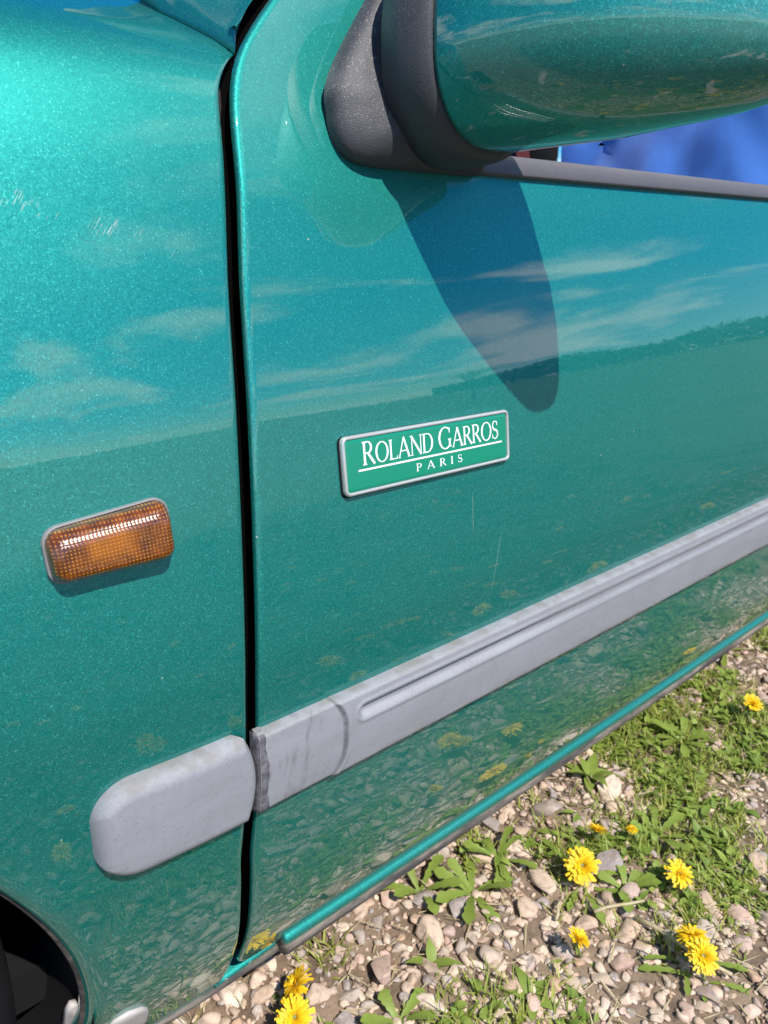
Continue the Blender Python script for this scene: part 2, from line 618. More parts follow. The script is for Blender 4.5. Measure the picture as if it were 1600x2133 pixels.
# black sheet behind the door gap, painted to stand in for its shade
s = Sink()
zc = np.linspace(0.17, 0.95, 60)
s.loft([[(seam(z) - 0.03, side(0, z) + 0.02, z), (seam(z) + 0.03, side(0, z) + 0.02, z)] for z in zc], False)
s.build('door_gap_shade', MAT['painted_shade'], car)
s = Sink()
rings = []
for z in np.linspace(0.915, 0.962, 20):
    x = seam(z); y = side(0, z)
    k = 0.006 + 0.010 * min(1, max(0, (z - 0.905) / 0.06))
    y += 0.010 * (1 - min(1, max(0, (z - 0.915) / 0.05))) + 0.013 * sstep(0.93, 0.965, z)
    rings.append([(x - 0.008 - k * 0.2, y + 0.016, z), (x - 0.004, y + 0.010, z), (x + 0.001, y + 0.007, z), (x + 0.006, y + 0.012, z)])
s.loft(rings, False)
s.build('door_seal', MAT['seal'], car)
# windscreen pillar with its painted foot between fender and door
def fender_top(y):
    ys_ = [p[0] for p in fcurve if p[1] > 0.93]; zs_ = [p[1] for p in fcurve if p[1] > 0.93]
    return float(np.interp(y, ys_, zs_))


s = Sink()
rings = []
for k in range(26):
    u = k / 25
    yl = 0.090 + 0.23 * u
    Lp = Vector((0.0655 - 0.014 * u, yl, fender_top(yl) + 0.004 + 0.10 * max(0, u - 0.4)))
    zr = 0.9850 + 0.33 * u
    Rp = Vector((seam(zr) - 0.0065, side(0, zr) + 0.0065, zr))
    wv = (Rp - Lp).length
    out = Vector((-0.30, -0.85, 0.45)).normalized()
    rl = min(1.0, wv / 0.035)
    ring = [Lp - out * 0.020 * rl, Lp - out * 0.006 * rl, Lp - out * 0.001 * rl]
    for q in (0.12, 0.3, 0.5, 0.7, 0.88):
        ring.append(Lp.lerp(Rp, q) + out * 0.16 * wv * q * (1 - q))
    ring += [Rp - out * 0.001 + Vector((0, 0.001, 0)), Rp + Vector((0.0008, 0.006 * rl, 0)), Rp + Vector((0.0008, 0.025 * rl, 0))]
    rings.append(ring)
s.loft(rings, False)
s.build('windscreen_pillar', MAT['paint'], car)
s = Sink()
s.loft([[(0.035, y, fender_top(y) - 0.014), (0.070, y, fender_top(y) - 0.014)] for y in np.linspace(0.105, 0.33, 20)], False)
s.loft([[(seam(z) + (0.004 if 0.968 < z < 0.988 else -0.001), side(0, z) + 0.022, z), (seam(z) + 0.03, side(0, z) + 0.020, z)] for z in np.linspace(0.945, 1.28, 30)], False)
s.build('pillar_gap_shade', MAT['painted_shade'], car)  # black sheets that stand in for shade around the pillar foot
# bonnet
s = Sink()
rings = []
for yv, zv in ((0.345, 1.050), (0.350, 1.072), (0.40, 1.080), (0.60, 1.09), (0.85, 1.095)):
    rings.append([(x, yv + plan(max(x, -0.9)) * 0.5, zv - 0.16 * min(1, max(0, (-x) / 1.05)) ** 1.6 * 0.7) for x in np.linspace(0.03, -1.1, 30)])
s.loft(rings, False)
s.build('bonnet', MAT['paint'], car)

# wheel arch liner, wheel
s = Sink()
rings = []
for yv in (0.030, 0.09, 0.16, 0.30):
    rings.append([(AX + (AR + 0.004) * math.cos(R(a)), yv + (0.02 if yv < 0.05 else 0), AZ + (AR + 0.004) * math.sin(R(a))) for a in np.linspace(-32, 212, 50)])
s.loft(rings, False)
s.build('wheel_arch_liner', MAT['dark'], car)
s = Sink(); s.box((AX - 0.33, 0.30, 0.17), (AX + 0.40, 0.31, 0.70)); s.build('inner_arch_wall', MAT['painted_shade'], car, False)
s = Sink()
wc = (AX, 0.17, 0.285)
sec = [(0.195, -0.075), (0.225, -0.085), (0.265, -0.080), (0.280, -0.065), (0.285, -0.03), (0.285, 0.03), (0.280, 0.065), (0.265, 0.08), (0.225, 0.085), (0.195, 0.075)]
NA = 56
rings = [[(wc[0] + r * math.cos(2 * math.pi * a / NA), wc[1] + y, wc[2] + r * math.sin(2 * math.pi * a / NA)) for (r, y) in sec] for a in range(NA + 1)]
s.loft(rings, False)
wheel = s.build('wheel', MAT['dark'], car)
s = Sink()
sec = [(0.196, -0.07), (0.185, -0.06), (0.16, -0.045), (0.08, -0.055), (0.03, -0.06), (0.0, -0.06)]
rings = [[(wc[0] + r * math.cos(2 * math.pi * a / NA), wc[1] + y, wc[2] + r * math.sin(2 * math.pi * a / NA)) for (r, y) in sec] for a in range(NA + 1)]
s.loft(rings, False)
s.build('rim', simple('grey_wheel', (0.35, 0.35, 0.36), 0.4, 0.6), wheel)
s = Sink()
pa = []
for a in np.linspace(-24, 100, 60):
    x = AX + (AR + 0.0004) * math.cos(R(a)); z = AZ + (AR + 0.0004) * math.sin(R(a))
    pa.append((x, side(x, z) + 0.0115, z))
s.tube(pa, 0.0030, 8)
s.build('arch_edge', MAT['arch'], car)
# pale plastic sill guard behind the front wheel
def plate(name, outline, y0, th, mat, parent, bev=0.002):
    s = Sink()
    cxm = sum(p[0] for p in outline) / len(outline); czm = sum(p[1] for p in outline) / len(outline)
    rings = []
    for (k, dy) in ((1.0, 0.0), (1.0, -th + bev), (1 - 0.06, -th + bev * 0.3), (1 - 0.14, -th)):
        rings.append([(cxm + (x - cxm) * k, side(x, z) + y0 + dy, czm + (z - czm) * k) for x, z in outline])
    s.loft(rings, True, True, True)
    return s.build(name, mat, parent)


MAT['guard'] = simple('pale_plastic', (0.42, 0.38, 0.36), 0.6)
o1 = [(-0.126, 0.200), (-0.123, 0.238), (-0.117, 0.251), (-0.106, 0.2535), (-0.094, 0.2475), (-0.088, 0.238), (-0.085, 0.222), (-0.083, 0.195)]
plate('sill_guard', o1, 0.001, 0.004, MAT['guard'], car)
o2 = [(-0.1465, 0.215), (-0.1455, 0.262), (-0.1420, 0.272), (-0.1375, 0.270), (-0.1345, 0.258), (-0.1315, 0.235), (-0.130, 0.215)]
plate('guard_clip', o2, 0.028, 0.006, MAT['guard'], car)

# rear quarter panel and far side, out of the frame
s = Sink()
zq = np.linspace(0.186, 0.905, 50)
s.loft([[(x, side(x, z) + 0.03 * max(0, x - 2.2) ** 2, z) for x in np.linspace(1.257, 3.0, 24)] for z in zq], False)
s.build('rear_quarter_panel', MAT['paint'], car)
s = Sink(); s.loft([[(x, 1.62 - 0.9 * prof(z), z) for x in np.linspace(-1.0, 3.0, 12)] for z in np.linspace(0.19, 0.895, 16)], False)
s.build('far_side_panel', MAT['paint'], car)
s = Sink(); s.box((-0.9, 0.16, 0.20), (2.9, 1.50, 0.24)); s.build('floor_pan', MAT['dark'], car, False)
s = Sink(); s.box((0.02, 0.14, 0.26), (0.40, 1.45, 0.885)); s.build('dashboard', MAT['dark'], car, False)


# ---- rub strips: height fields over the panel
def strip_grid(x0, x1, nx, nt, z0, z1, h, name, mat, parent, th):
    """t runs from the bottom to the top edge; h(x,t) is the outward height"""
    verts = []
    for i in range(nx):
        x = x0(i / (nx - 1)) if callable(x0) else x0 + (x1 - x0) * i / (nx - 1)
        for j in range(nt):
            tt = j / (nt - 1)
            tt = 0.5 - 0.5 * math.cos(math.pi * tt) if True else tt
            z = z0(x) + (z1(x) - z0(x)) * tt
            verts.append((x, side(x, z) - h(x, tt), z))
    o = mobj(name, verts, grid_faces(nx, nt), mat, parent)
    return o


def edge_round(d, r):
    """profile rising from 0 at the border to 1 at distance r"""
    if d >= r: return 1.0
    k = 1 - max(0.0, d) / r
    return math.sqrt(max(0.0, 1 - k * k))


HM = 0.074


def h_mould(x, t):
    d = min(t, 1 - t) * HM
    h = -0.002 + 0.0125 * edge_round(d, 0.0045)
    h += 0.0022 * math.sin(math.pi * min(1, max(0, t)))
    # recessed end pad
    zc_ = (t - 0.52) * HM
    bx = 0.0735 - 0.010 * (abs(zc_) / 0.034) ** 3
    h -= 0.0022 * (1 - sstep(bx - 0.0012, bx + 0.004, x)) * (1 if 0.0 < t < 1 else 0)
    h += 0.0006 * math.exp(-((x - bx - 0.004) / 0.003) ** 2)
    # groove along the upper third
    gz = (t - 0.735) * HM
    ge = x - 0.094
    hw = 0.0068
    if ge < 0:
        dd = math.hypot(ge, gz)
    else:
        dd = abs(gz)
    fade = 1 - 0.60 * sstep(0.24, 0.42, x)
    h -= 0.0042 * fade * (1 - sstep(hw - 0.0052, hw, dd)) * (1 if x > 0.08 else 0)
    h += 0.0010 * fade * math.exp(-((dd - hw - 0.0018) / 0.0016) ** 2) * sstep(0.080, 0.088, x)
    return h


xsm = list(np.linspace(-0.0050, 0.13, 160)) + list(np.linspace(0.135, DOOR_END - 0.004, 90))
zb_m = lambda x: 0.4295 - 0.002 * x
zt_m = lambda x: 0.5035 - 0.000 * x
nt = 64
verts = []
for x in xsm:
    for j in range(nt):
        tt = j / (nt - 1)
        tt = tt + 0.0 if False else (0.5 - 0.5 * math.cos(math.pi * tt)) * 0.35 + tt * 0.65
        z = zb_m(x) + (zt_m(x) - zb_m(x)) * tt
        xx = x - 0.0012 * (1 - tt) if x < 0.02 else x
        verts.append((xx, side(x, z) - h_mould(x, tt), z))
mould = mobj('door_moulding', verts, grid_faces(len(xsm), nt), MAT['moulding'], car)
# dark torn front edge of the strip
s = Sink()
zl = np.linspace(0.4300, 0.5030, 40)
r1, r2, r3, r0 = [], [], [], []
for k, z in enumerate(zl):
    tt = (z - 0.4295) / 0.074
    hh = h_mould(0.004, tt)
    jag = 0.0026 * (math.sin(k * 1.1) * 0.25 + math.sin(k * 0.31 + 1) * 0.75)
    wv = 0.0055 + jag * 0.5 + 0.0022 * (1 - tt)
    xx = -0.0050 - 0.0012 * (1 - tt)
    y = side(0.004, z)
    r0.append((xx - 0.0012, y + 0.003, z)); r1.append((xx - 0.0010, y - hh * 0.55, z)); r2.append((xx + 0.0006, y - hh - 0.0005, z)); r3.append((xx + wv, y - hh - 0.0004, z))
s.loft([r0, r1, r2, r3, [(p[0] + 0.0005, p[1] + 0.0012, p[2]) for p in r3]], False)
s.build('torn_edge', MAT['torn'], mould)

# fender end piece: a pillow with a rounded front
PX0, PX1 = -0.1265, -0.0066
nxp, ntp = 90, 60
verts = []
pzb, pzt = 0.4275, 0.5085
for i in range(nxp):
    u = i / (nxp - 1)
    x = PX0 + (PX1 - PX0) * (0.5 - 0.5 * math.cos(math.pi * u))
    # half height of the outline at this x
    f = x - PX0
    rf, rr = 0.030, 0.013
    hz = (pzt - pzb) / 2
    inset = 0.0
    if f < rf:
        inset = rf - math.sqrt(max(0, rf * rf - (rf - f) ** 2))
        inset *= 0.98
    g = PX1 - x
    insr = 0.0
    if g < rr:
        insr = 0.45 * (rr - math.sqrt(max(0, rr * rr - (rr - g) ** 2)))
    for j in range(ntp):
        tt = 0.5 - 0.5 * math.cos(math.pi * j / (ntp - 1))
        zlo, zhi = pzb + inset + insr * 0.8, pzt - inset - insr
        z = zlo + (zhi - zlo) * tt
        dz_ = min(z - (pzb + inset), (pzt - inset) - z)
        de = min(dz_, f * 1.0, g * 1.2 + 0.0)
        de = max(de, 0.0)
        h = -0.003 + 0.0160 * edge_round(de, 0.012) + 0.0012 * math.sin(math.pi * tt)
        verts.append((x - (0.0085 * (2 * tt - 1) ** 2) * sstep(-0.05, -0.006, x), side(x, z) - h, z))
pad = mobj('fender_moulding', verts, grid_faces(nxp, ntp), MAT['moulding'], car)
s = Sink()

# ---- window sill trim
s = Sink()
sec = [(0.056, 0.8985), (0.0478, 0.9005), (0.0470, 0.9025), (0.0525, 0.9135), (0.0545, 0.9165), (0.0585, 0.918), (0.066, 0.917), (0.070, 0.905)]
s.loft([[(x, y + plan(x), z + 0.003 * x) for y, z in sec] for x in np.linspace(0.262, 1.24, 50)], True, True, True)
s.build('window_trim', MAT['trim'], door)

# ---- mirror
mirror = empty('door_mirror', (0, 0, 0)); mirror.parent = car


def cr_closed(pts, n):
    """closed Catmull-Rom through 2D points, n samples each"""
    out = []
    L = len(pts)
    for i in range(L):
        p0, p1, p2, p3 = (np.array(pts[(i + k) % L]) for k in (-1, 0, 1, 2))
        for j in range(n):
            t = j / n
            out.append(tuple(0.5 * ((2 * p1) + (-p0 + p2) * t + (2 * p0 - 5 * p1 + 4 * p2 - p3) * t * t + (-p0 + 3 * p1 - 3 * p2 + p3) * t ** 3)))
    return out


ol = [(0.1240, 0.957), (0.1195, 0.931), (0.1225, 0.914), (0.1320, 0.9035), (0.150, 0.8995), (0.20, 0.8985), (0.25, 0.8985), (0.2665, 0.8990), (0.2685, 0.903), (0.2690, 0.925), (0.2700, 0.99), (0.268, 1.055), (0.25, 1.075), (0.205, 1.055), (0.162, 1.008)]
ol = cr_closed(ol, 6)
ccx, ccz = 0.215, 0.955
s = Sink()
rings = []
for k, h in ((1.0, -0.004), (1.0, 0.002), (0.992, 0.0055), (0.97, 0.0085), (0.92, 0.0120), (0.82, 0.0160), (0.68, 0.0195), (0.5, 0.0220), (0.25, 0.023), (0.05, 0.023)):
    rings.append([(ccx + (x - ccx) * k, prof(z) * 0.45 + 0.0275 - h, ccz + (z - ccz) * k) for x, z in ol])
s.loft(rings, True, False, True)
s.build('mirror_base', MAT['black'], mirror)


def msec(y, xf, xr, zb, zt, n=44, tilt=0.0):
    out = []
    zc = zb + (zt - zb) * 0.46
    xm = xf + (xr - xf) * 0.60
    for k in range(n):
        a = 2 * math.pi * k / n
        c, s_ = math.cos(a), math.sin(a)
        ex = 2.3 if c < 0 else 4.5
        px = (abs(c) ** (2 / ex)) * ((xf - xm) if c < 0 else (xr - xm))
        pz = (abs(s_) ** (2 / (2.35 if (s_ > 0 or c < 0) else 3.4))) * ((zt - zc) if s_ > 0 else (zb - zc))
        out.append((xm + px, y + tilt * (xm + px - 0.2), zc + pz))
    return out


TL = 0.10
ringsec = [(0.040, 0.150, 0.268, 0.9005, 1.060), (0.022, 0.1505, 0.270, 0.9020, 1.062), (0.008, 0.1530, 0.273, 0.9040, 1.064), (0.001, 0.1575, 0.275, 0.9065, 1.066), (-0.0012, 0.1600, 0.275, 0.909, 1.064), (-0.0012, 0.166, 0.272, 0.914, 1.058)]
s = Sink(); s.loft([msec(*q, tilt=TL) for q in ringsec], True, True, True); s.build('mirror_arm', MAT['black'], mirror)
capsec_raw = [(-0.0005, 0.1640, 0.274, 0.9115, 1.060), (-0.0020, 0.1612, 0.277, 0.9110, 1.064), (-0.006, 0.1608, 0.279, 0.9110, 1.066), (-0.03, 0.1670, 0.287, 0.9125, 1.068), (-0.06, 0.1775, 0.300, 0.9145, 1.070), (-0.09, 0.1905, 0.309, 0.9165, 1.070),
          (-0.12, 0.2065, 0.318, 0.9205, 1.068), (-0.15, 0.2270, 0.328, 0.9245, 1.062), (-0.172, 0.244, 0.336, 0.928, 1.052), (-0.190, 0.258, 0.338, 0.932, 1.042), (-0.203, 0.269, 0.337, 0.937, 1.032), (-0.210, 0.277, 0.332, 0.940, 1.020), (-0.213, 0.284, 0.324, 0.955, 1.005)]
capsec = [((q[0] if q[0] > -0.09 else -0.09 + (q[0] + 0.09) * 0.85),) + q[1:] for q in capsec_raw]
s = Sink(); s.loft([msec(*q, tilt=TL) for q in capsec], True, True, True); cap = s.build('mirror_cap', MAT['paint_dirty'], mirror)
s = Sink()
s.loft([[Vector((0.2985, -0.092, 0.9113)) + Vector((0.0022 * math.cos(a), 0.0022 * math.sin(a), 0)) * k + Vector((-0.06, 0, 0.0015 * (k < 0.5) - 0.0035)) for a in np.linspace(0, 2 * math.pi, 13)[:-1]] for k in (1.0, 0.2)], True)
s.build('drain_hole', MAT['painted_shade'], cap)
s = Sink()
s.loft([[(x + 0.0025, y, z) for x, y, z in [(0.2915 + 0.17 * (-y_) * 1.28, y_, z_) for (y_, z_) in cr_closed([(0.0, 0.925), (-0.09, 0.925), (-0.165, 0.94), (-0.178, 0.985), (-0.165, 1.04), (-0.09, 1.055), (0.0, 1.055), (0.012, 0.99)], 5)]]], True, True)
s.build('mirror_glass', M('mirror_glass').set(Base_Color=(0.9, 0.9, 0.92, 1), Metallic=1.0, Roughness=0.02).m, mirror)

# ---- badge
badge = empty('door_badge'); badge.parent = car
bc = Vector((0.1845, side(0.18, 0.684), 0.6838))
dy = (prof(0.70) - prof(0.668)) / 0.032
eX = Vector((1, plan(0.28) / 0.28 * 0.5, -0.0165)).normalized()
eZ = Vector((0.0165, dy, 1)).normalized()
eO = eX.cross(eZ).normalized()          # outward, towards -y
if eO.y > 0: eO = -eO


def bpt(x, z, h):
    return bc + eX * x + eZ * z + eO * h


def rrect(wd, ht, r, n=6):
    out = []
    for (cx_, cz_, a0) in ((wd / 2 - r, ht / 2 - r, 0), (-wd / 2 + r, ht / 2 - r, 90), (-wd / 2 + r, -ht / 2 + r, 180), (wd / 2 - r, -ht / 2 + r, 270)):
        for k in range(n):
            a = R(a0 + 90 * k / (n - 1))
            out.append((cx_ + r * math.cos(a), cz_ + r * math.sin(a)))
    return out


BW, BH = 0.1895, 0.0460
s = Sink()
rings = []
for (ins, h) in ((0.0002, -0.002), (0.0, 0.0035), (0.0005, 0.0046), (0.0013, 0.0052), (0.0022, 0.0051), (0.0028, 0.0045), (0.0030, 0.0038)):
    rings.append([bpt(x, z, h) for x, z in rrect(BW - 2 * ins, BH - 2 * ins, 0.0052 - ins * 0.8)])
s.loft(rings, True)
s.build('bezel', MAT['chrome'], badge)
s = Sink()
s.loft([[bpt(x, z, h) for x, z in rrect(BW - 2 * i_, BH - 2 * i_, 0.0030)] for i_, h in ((0.0026, 0.0032), (0.0034, 0.0040), (0.0055, 0.0041))], True, False, True)
s.build('plate', MAT['badge_green'], badge)
s = Sink()
s.loft([[bpt(x - 0.0006, z - 0.0005, h) for x, z in rrect(BW + i_, BH + i_, 0.0056)] for i_, h in ((0.001, -0.001), (0.001, 0.0012), (-0.002, 0.0014))], True)
s.build('backing', MAT['dark'], badge)


# hand drawn serif capitals, cap height 1
def g_stem(x, wd=0.115, z0=0.0, z1=1.0, sf=0.055):
    h = wd / 2
    return [[(x - h - sf, z0), (x + h + sf, z0), (x + h + sf, z0 + 0.022), (x + h * 1.05, z0 + 0.075), (x + h * 0.92, (z0 + z1) / 2), (x + h * 1.05, z1 - 0.075), (x + h + sf, z1 - 0.022), (x + h + sf, z1),
             (x - h - sf, z1), (x - h - sf, z1 - 0.022), (x - h * 1.05, z1 - 0.075), (x - h * 0.92, (z0 + z1) / 2), (x - h * 1.05, z0 + 0.075), (x - h - sf, z0 + 0.022)]]


def g_bar(p, q, w0, w1):
    p, q = np.array(p), np.array(q)
    d_ = (q - p) / np.linalg.norm(q - p)
    n_ = np.array([-d_[1], d_[0]])
    return [[tuple(p - n_ * w0 / 2), tuple(q - n_ * w1 / 2), tuple(q + n_ * w1 / 2), tuple(p + n_ * w0 / 2)]]


def g_ring(cx_, cz_, rx, rz, thick, thin, a0, a1, n=26):
    out = []
    A = np.radians(np.linspace(a0, a1, n))
    for i in range(n - 1):
        q = []
        for (a, inner) in ((A[i], 0), (A[i + 1], 0), (A[i + 1], 1), (A[i], 1)):
            q.append((cx_ + (rx - inner * thick) * math.cos(a), cz_ + (rz - inner * thin) * math.sin(a)))
        out.append(q)
    return out


def g_path(pts, ws):
    out = []
    P_ = np.array(pts)
    T_ = np.gradient(P_, axis=0)
    T_ /= np.linalg.norm(T_, axis=1)[:, None]
    N_ = np.stack([-T_[:, 1], T_[:, 0]], 1)
    for i in range(len(P_) - 1):
        out.append([tuple(P_[i] - N_[i] * ws[i] / 2), tuple(P_[i + 1] - N_[i + 1] * ws[i + 1] / 2), tuple(P_[i + 1] + N_[i + 1] * ws[i + 1] / 2), tuple(P_[i] + N_[i] * ws[i] / 2)])
    return out


def glyph(ch):
    if ch == 'R':
        return g_stem(0.11) + g_bar((0.15, 0.975), (0.30, 0.975), 0.05, 0.05) + g_ring(0.30, 0.74, 0.25, 0.26, 0.11, 0.05, -90, 90) + g_bar((0.15, 0.505), (0.30, 0.505), 0.05, 0.05) + g_bar((0.30, 0.50), (0.66, -0.01), 0.11, 0.115), 0.68
    if ch == 'O':
        return g_ring(0.44, 0.5, 0.43, 0.52, 0.115, 0.05, 0, 360, 44), 0.88
    if ch == 'L':
        return g_stem(0.11) + g_bar((0.12, 0.026), (0.52, 0.026), 0.052, 0.052) + g_bar((0.50, 0.0), (0.545, 0.17), 0.05, 0.03), 0.55
    if ch == 'A':
        return g_bar((0.06, 0.0), (0.40, 1.0), 0.055, 0.055) + g_bar((0.75, 0.0), (0.40, 1.03), 0.12, 0.11) + g_bar((0.19, 0.34), (0.62, 0.34), 0.05, 0.05) + g_bar((-0.02, 0.012), (0.15, 0.012), 0.025, 0.025) + g_bar((0.64, 0.012), (0.86, 0.012), 0.025, 0.025), 0.82
    if ch == 'N':
        return g_bar((0.10, 0.0), (0.10, 0.97), 0.055, 0.055) + g_bar((0.08, 1.0), (0.74, 0.0), 0.12, 0.12) + g_bar((0.74, -0.01), (0.74, 1.0), 0.055, 0.055) + g_bar((0.0, 0.012), (0.20, 0.012), 0.025, 0.025) + g_bar((0.64, 0.988), (0.84, 0.988), 0.025, 0.025) + g_bar((-0.02, 0.985), (0.12, 0.985), 0.03, 0.03), 0.82
    if ch == 'D':
        return g_stem(0.11) + g_bar((0.12, 0.975), (0.34, 0.975), 0.05, 0.05) + g_bar((0.12, 0.025), (0.34, 0.025), 0.05, 0.05) + g_ring(0.34, 0.5, 0.42, 0.50, 0.115, 0.05, -90, 90, 30), 0.80
    if ch == 'G':
        return g_ring(0.46, 0.5, 0.45, 0.52, 0.115, 0.052, 48, 318, 40) + g_stem(0.75, 0.11, 0.06, 0.44, 0.05) + g_bar((0.74, 0.72), (0.75, 0.96), 0.05, 0.035), 0.88
    if ch == 'S':
        t = np.linspace(0, 1, 30)
        px, pz = [], []
        for a in np.linspace(25, 268, 16):
            px.append(0.25 + 0.185 * math.cos(R(a))); pz.append(0.745 + 0.235 * math.sin(R(a)))
        for a in np.linspace(88, -155, 16)[1:]:
            px.append(0.25 + 0.215 * math.cos(R(a))); pz.append(0.255 + 0.245 * math.sin(R(a)))
        ws = [0.05 + 0.075 * math.exp(-((i - 15.5) / 5.5) ** 2) for i in range(len(px))]
        return g_path(list(zip(px, pz)), ws) + g_bar((0.425, 0.74), (0.415, 0.97), 0.045, 0.03) + g_bar((0.035, 0.27), (0.045, 0.03), 0.05, 0.03), 0.52
    if ch == 'P':
        return g_stem(0.11) + g_bar((0.15, 0.975), (0.30, 0.975), 0.05, 0.05) + g_ring(0.30, 0.72, 0.25, 0.28, 0.11, 0.05, -90, 90) + g_bar((0.15, 0.465), (0.30, 0.465), 0.05, 0.05), 0.58
    if ch == 'I':
        return g_stem(0.11), 0.22
    return [], 0.28


def word(txt, x0, x1, z0, ht, name, track=0.06, big=()):
    polys, x = [], 0.0
    for i, ch in enumerate(txt):
        g, adv = glyph(ch)
        k = 1.14 if i in big else 1.0
        for pl in g: polys.append([(x + px * k, pz * k) for px, pz in pl])
        x += adv * k + track
    total = x - track
    kx = (x1 - x0) / total
    s = Sink()
    for n_, pl in enumerate(polys):
        top = 0.0043 + 0.00002 * (n_ % 9)
        a = [bpt(x0 + px * kx, z0 + pz * ht, 0.0040) for px, pz in pl]
        b = [bpt(x0 + px * kx, z0 + pz * ht, top) for px, pz in pl]
        s.loft([a, b], True, False, True)
    return s.build(name, MAT['white'], badge, False)


tag(word('ROLAND GARROS', -0.0755, 0.0800, -0.0010, 0.0158, 'lettering', 0.045, (0, 7)), 'white serif letters ROLAND GARROS')
s = Sink()
s.loft([[bpt(x, z, h) for x, z in ((-0.0805, -0.0052), (0.0845, -0.0052), (0.0845, -0.0038), (-0.0805, -0.0038))] for h in (0.0040, 0.0044)], True, False, True)
s.build('underline', MAT['white'], badge, False)
tag(word('PARIS', -0.0205, 0.0330, -0.0147, 0.0064, 'lettering', 0.62), 'small white spaced letters PARIS')

# ---- side indicator
ind = empty('side_indicator'); ind.parent = car
ic = Vector((-0.0885, side(-0.0885, 0.671), 0.6710))
dy = (prof(0.69) - prof(0.65)) / 0.04
slx = (side(-0.05, 0.67) - side(-0.127, 0.67)) / 0.077
iX = Vector((1, slx, 0.030)).normalized()
iZ = Vector((-0.030, dy, 1)).normalized()
iO = iX.cross(iZ).normalized()
if iO.y > 0: iO = -iO


def ipt(x, z, h):
    return ic + iX * x + iZ * z + iO * h


def ind_outline(ins, r, n=8, top=0.0):
    a = 0.0385 - ins
    c4 = [(a, 0.0205 - ins - top, 0), (-a, 0.0165 - ins - top, 90), (-a, -0.0185 + ins, 180), (a, -0.0195 + ins, 270)]
    out = []
    for i, (x, z, a0) in enumerate(c4):
        sx_, sz_ = (1 if x > 0 else -1), (1 if i < 2 else -1)
        rr = r * (1.25 if x < 0 and i == 1 else 1.0)
        for k in range(n):
            aa = R(a0 + 90 * k / (n - 1))
            out.append((x - sx_ * rr + rr * math.cos(aa), z - sz_ * rr + rr * math.sin(aa)))
    # resample each straight run so ribs can be cut into it
    res = []
    for i in range(len(out)):
        p, q = np.array(out[i]), np.array(out[(i + 1) % len(out)])
        m_ = max(1, int(np.linalg.norm(q - p) / 0.0006)) if (i % n == n - 1) else 1
        m_ = {7: 60, 15: 20, 23: 60, 31: 24}.get(i, 1)
        for k in range(m_):
            res.append(tuple(p + (q - p) * k / m_))
    return res


s = Sink()
s.loft([[ipt(x, z, h) for x, z in ind_outline(i_, 0.009)] for i_, h in ((-0.0003, -0.003), (-0.0003, 0.0030), (0.0001, 0.0036), (0.0007, 0.0038), (0.0014, 0.002))], True)
s.build('gasket', MAT['gasket'], ind)
m = M('amber_lens')
P = m.coord()
org = m.vmath('SUBTRACT', P, tuple(ic))
lu = m.vmath('DOT_PRODUCT', org, tuple(iX)); lv = m.vmath('DOT_PRODUCT', org, tuple(iZ))
cell = 0.0023
fu = m.math('SUBTRACT', m.math('FRACT', m.math('DIVIDE', lu, cell)), 0.5)
fv = m.math('SUBTRACT', m.math('FRACT', m.math('DIVIDE', lv, cell * 0.95)), 0.5)
rr = m.math('SQRT', m.math('ADD', m.math('MULTIPLY', fu, fu), m.math('MULTIPLY', fv, fv)))
dot = m.mrange(rr, 0.10, 0.34, 1.0, 0.0)
bulb = m.math('MULTIPLY', m.mrange(m.math('ABSOLUTE', m.math('ADD', lu, 0.003)), 0.008, 0.018, 1, 0), m.mrange(m.math('ABSOLUTE', m.math('ADD', lv, -0.001)), 0.003, 0.012, 1, 0))
c = m.mix(m.mrange(m.noise(120, 3, 0.6, P), 0.35, 0.7), (0.075, 0.017, 0.001), (0.17, 0.040, 0.001))
c = m.mix(m.math('MULTIPLY', bulb, 0.55), c, (0.42, 0.13, 0.004))
c = m.mix(m.math('MULTIPLY', m.math('MULTIPLY', dot, m.mrange(m.noise(160, 3, 0.6, P), 0.3, 0.65, 0.25, 1.0)), 0.62), c, (0.75, 0.27, 0.010))
lenspat = m.bump(m.math('SUBTRACT', 0.5, rr), 0.35, 0.0008)
m.set(Base_Color=c, Roughness=0.25, Normal=lenspat, Coat_Weight=1.0, Coat_Roughness=0.05, Coat_IOR=1.5, Specular_IOR_Level=0.6)
MAT['amber'] = m.m
s = Sink()
rings = []
prof_l = [(a_, b_, c_ * 1.12) for a_, b_, c_ in [(0.0012, 0.0, 0.0022), (0.0012, 0.0, 0.0050), (0.0016, 0.0002, 0.0064), (0.0022, 0.0014, 0.0088), (0.0030, 0.0030, 0.0112), (0.0042, 0.0044, 0.0129), (0.0056, 0.0052, 0.0138), (0.0066, 0.0055, 0.01405), (0.0074, 0.0055, 0.0141), (0.0078, 0.0055, 0.0141)]]
for n_, (i_, tp, h) in enumerate(prof_l):
    base = ind_outline(i_, max(0.0035, 0.0082 - i_ * 0.4), top=tp)
    ring = []
    for k, (x, z) in enumerate(base):
        rib = 0.00032 * (1 if k % 2 else -1) if 2 <= n_ <= 4 else 0.0
        ring.append(ipt(x, z, h + rib))
    rings.append(ring)
s.loft(rings, True, False, True)
s.build('lens', MAT['amber'], ind)


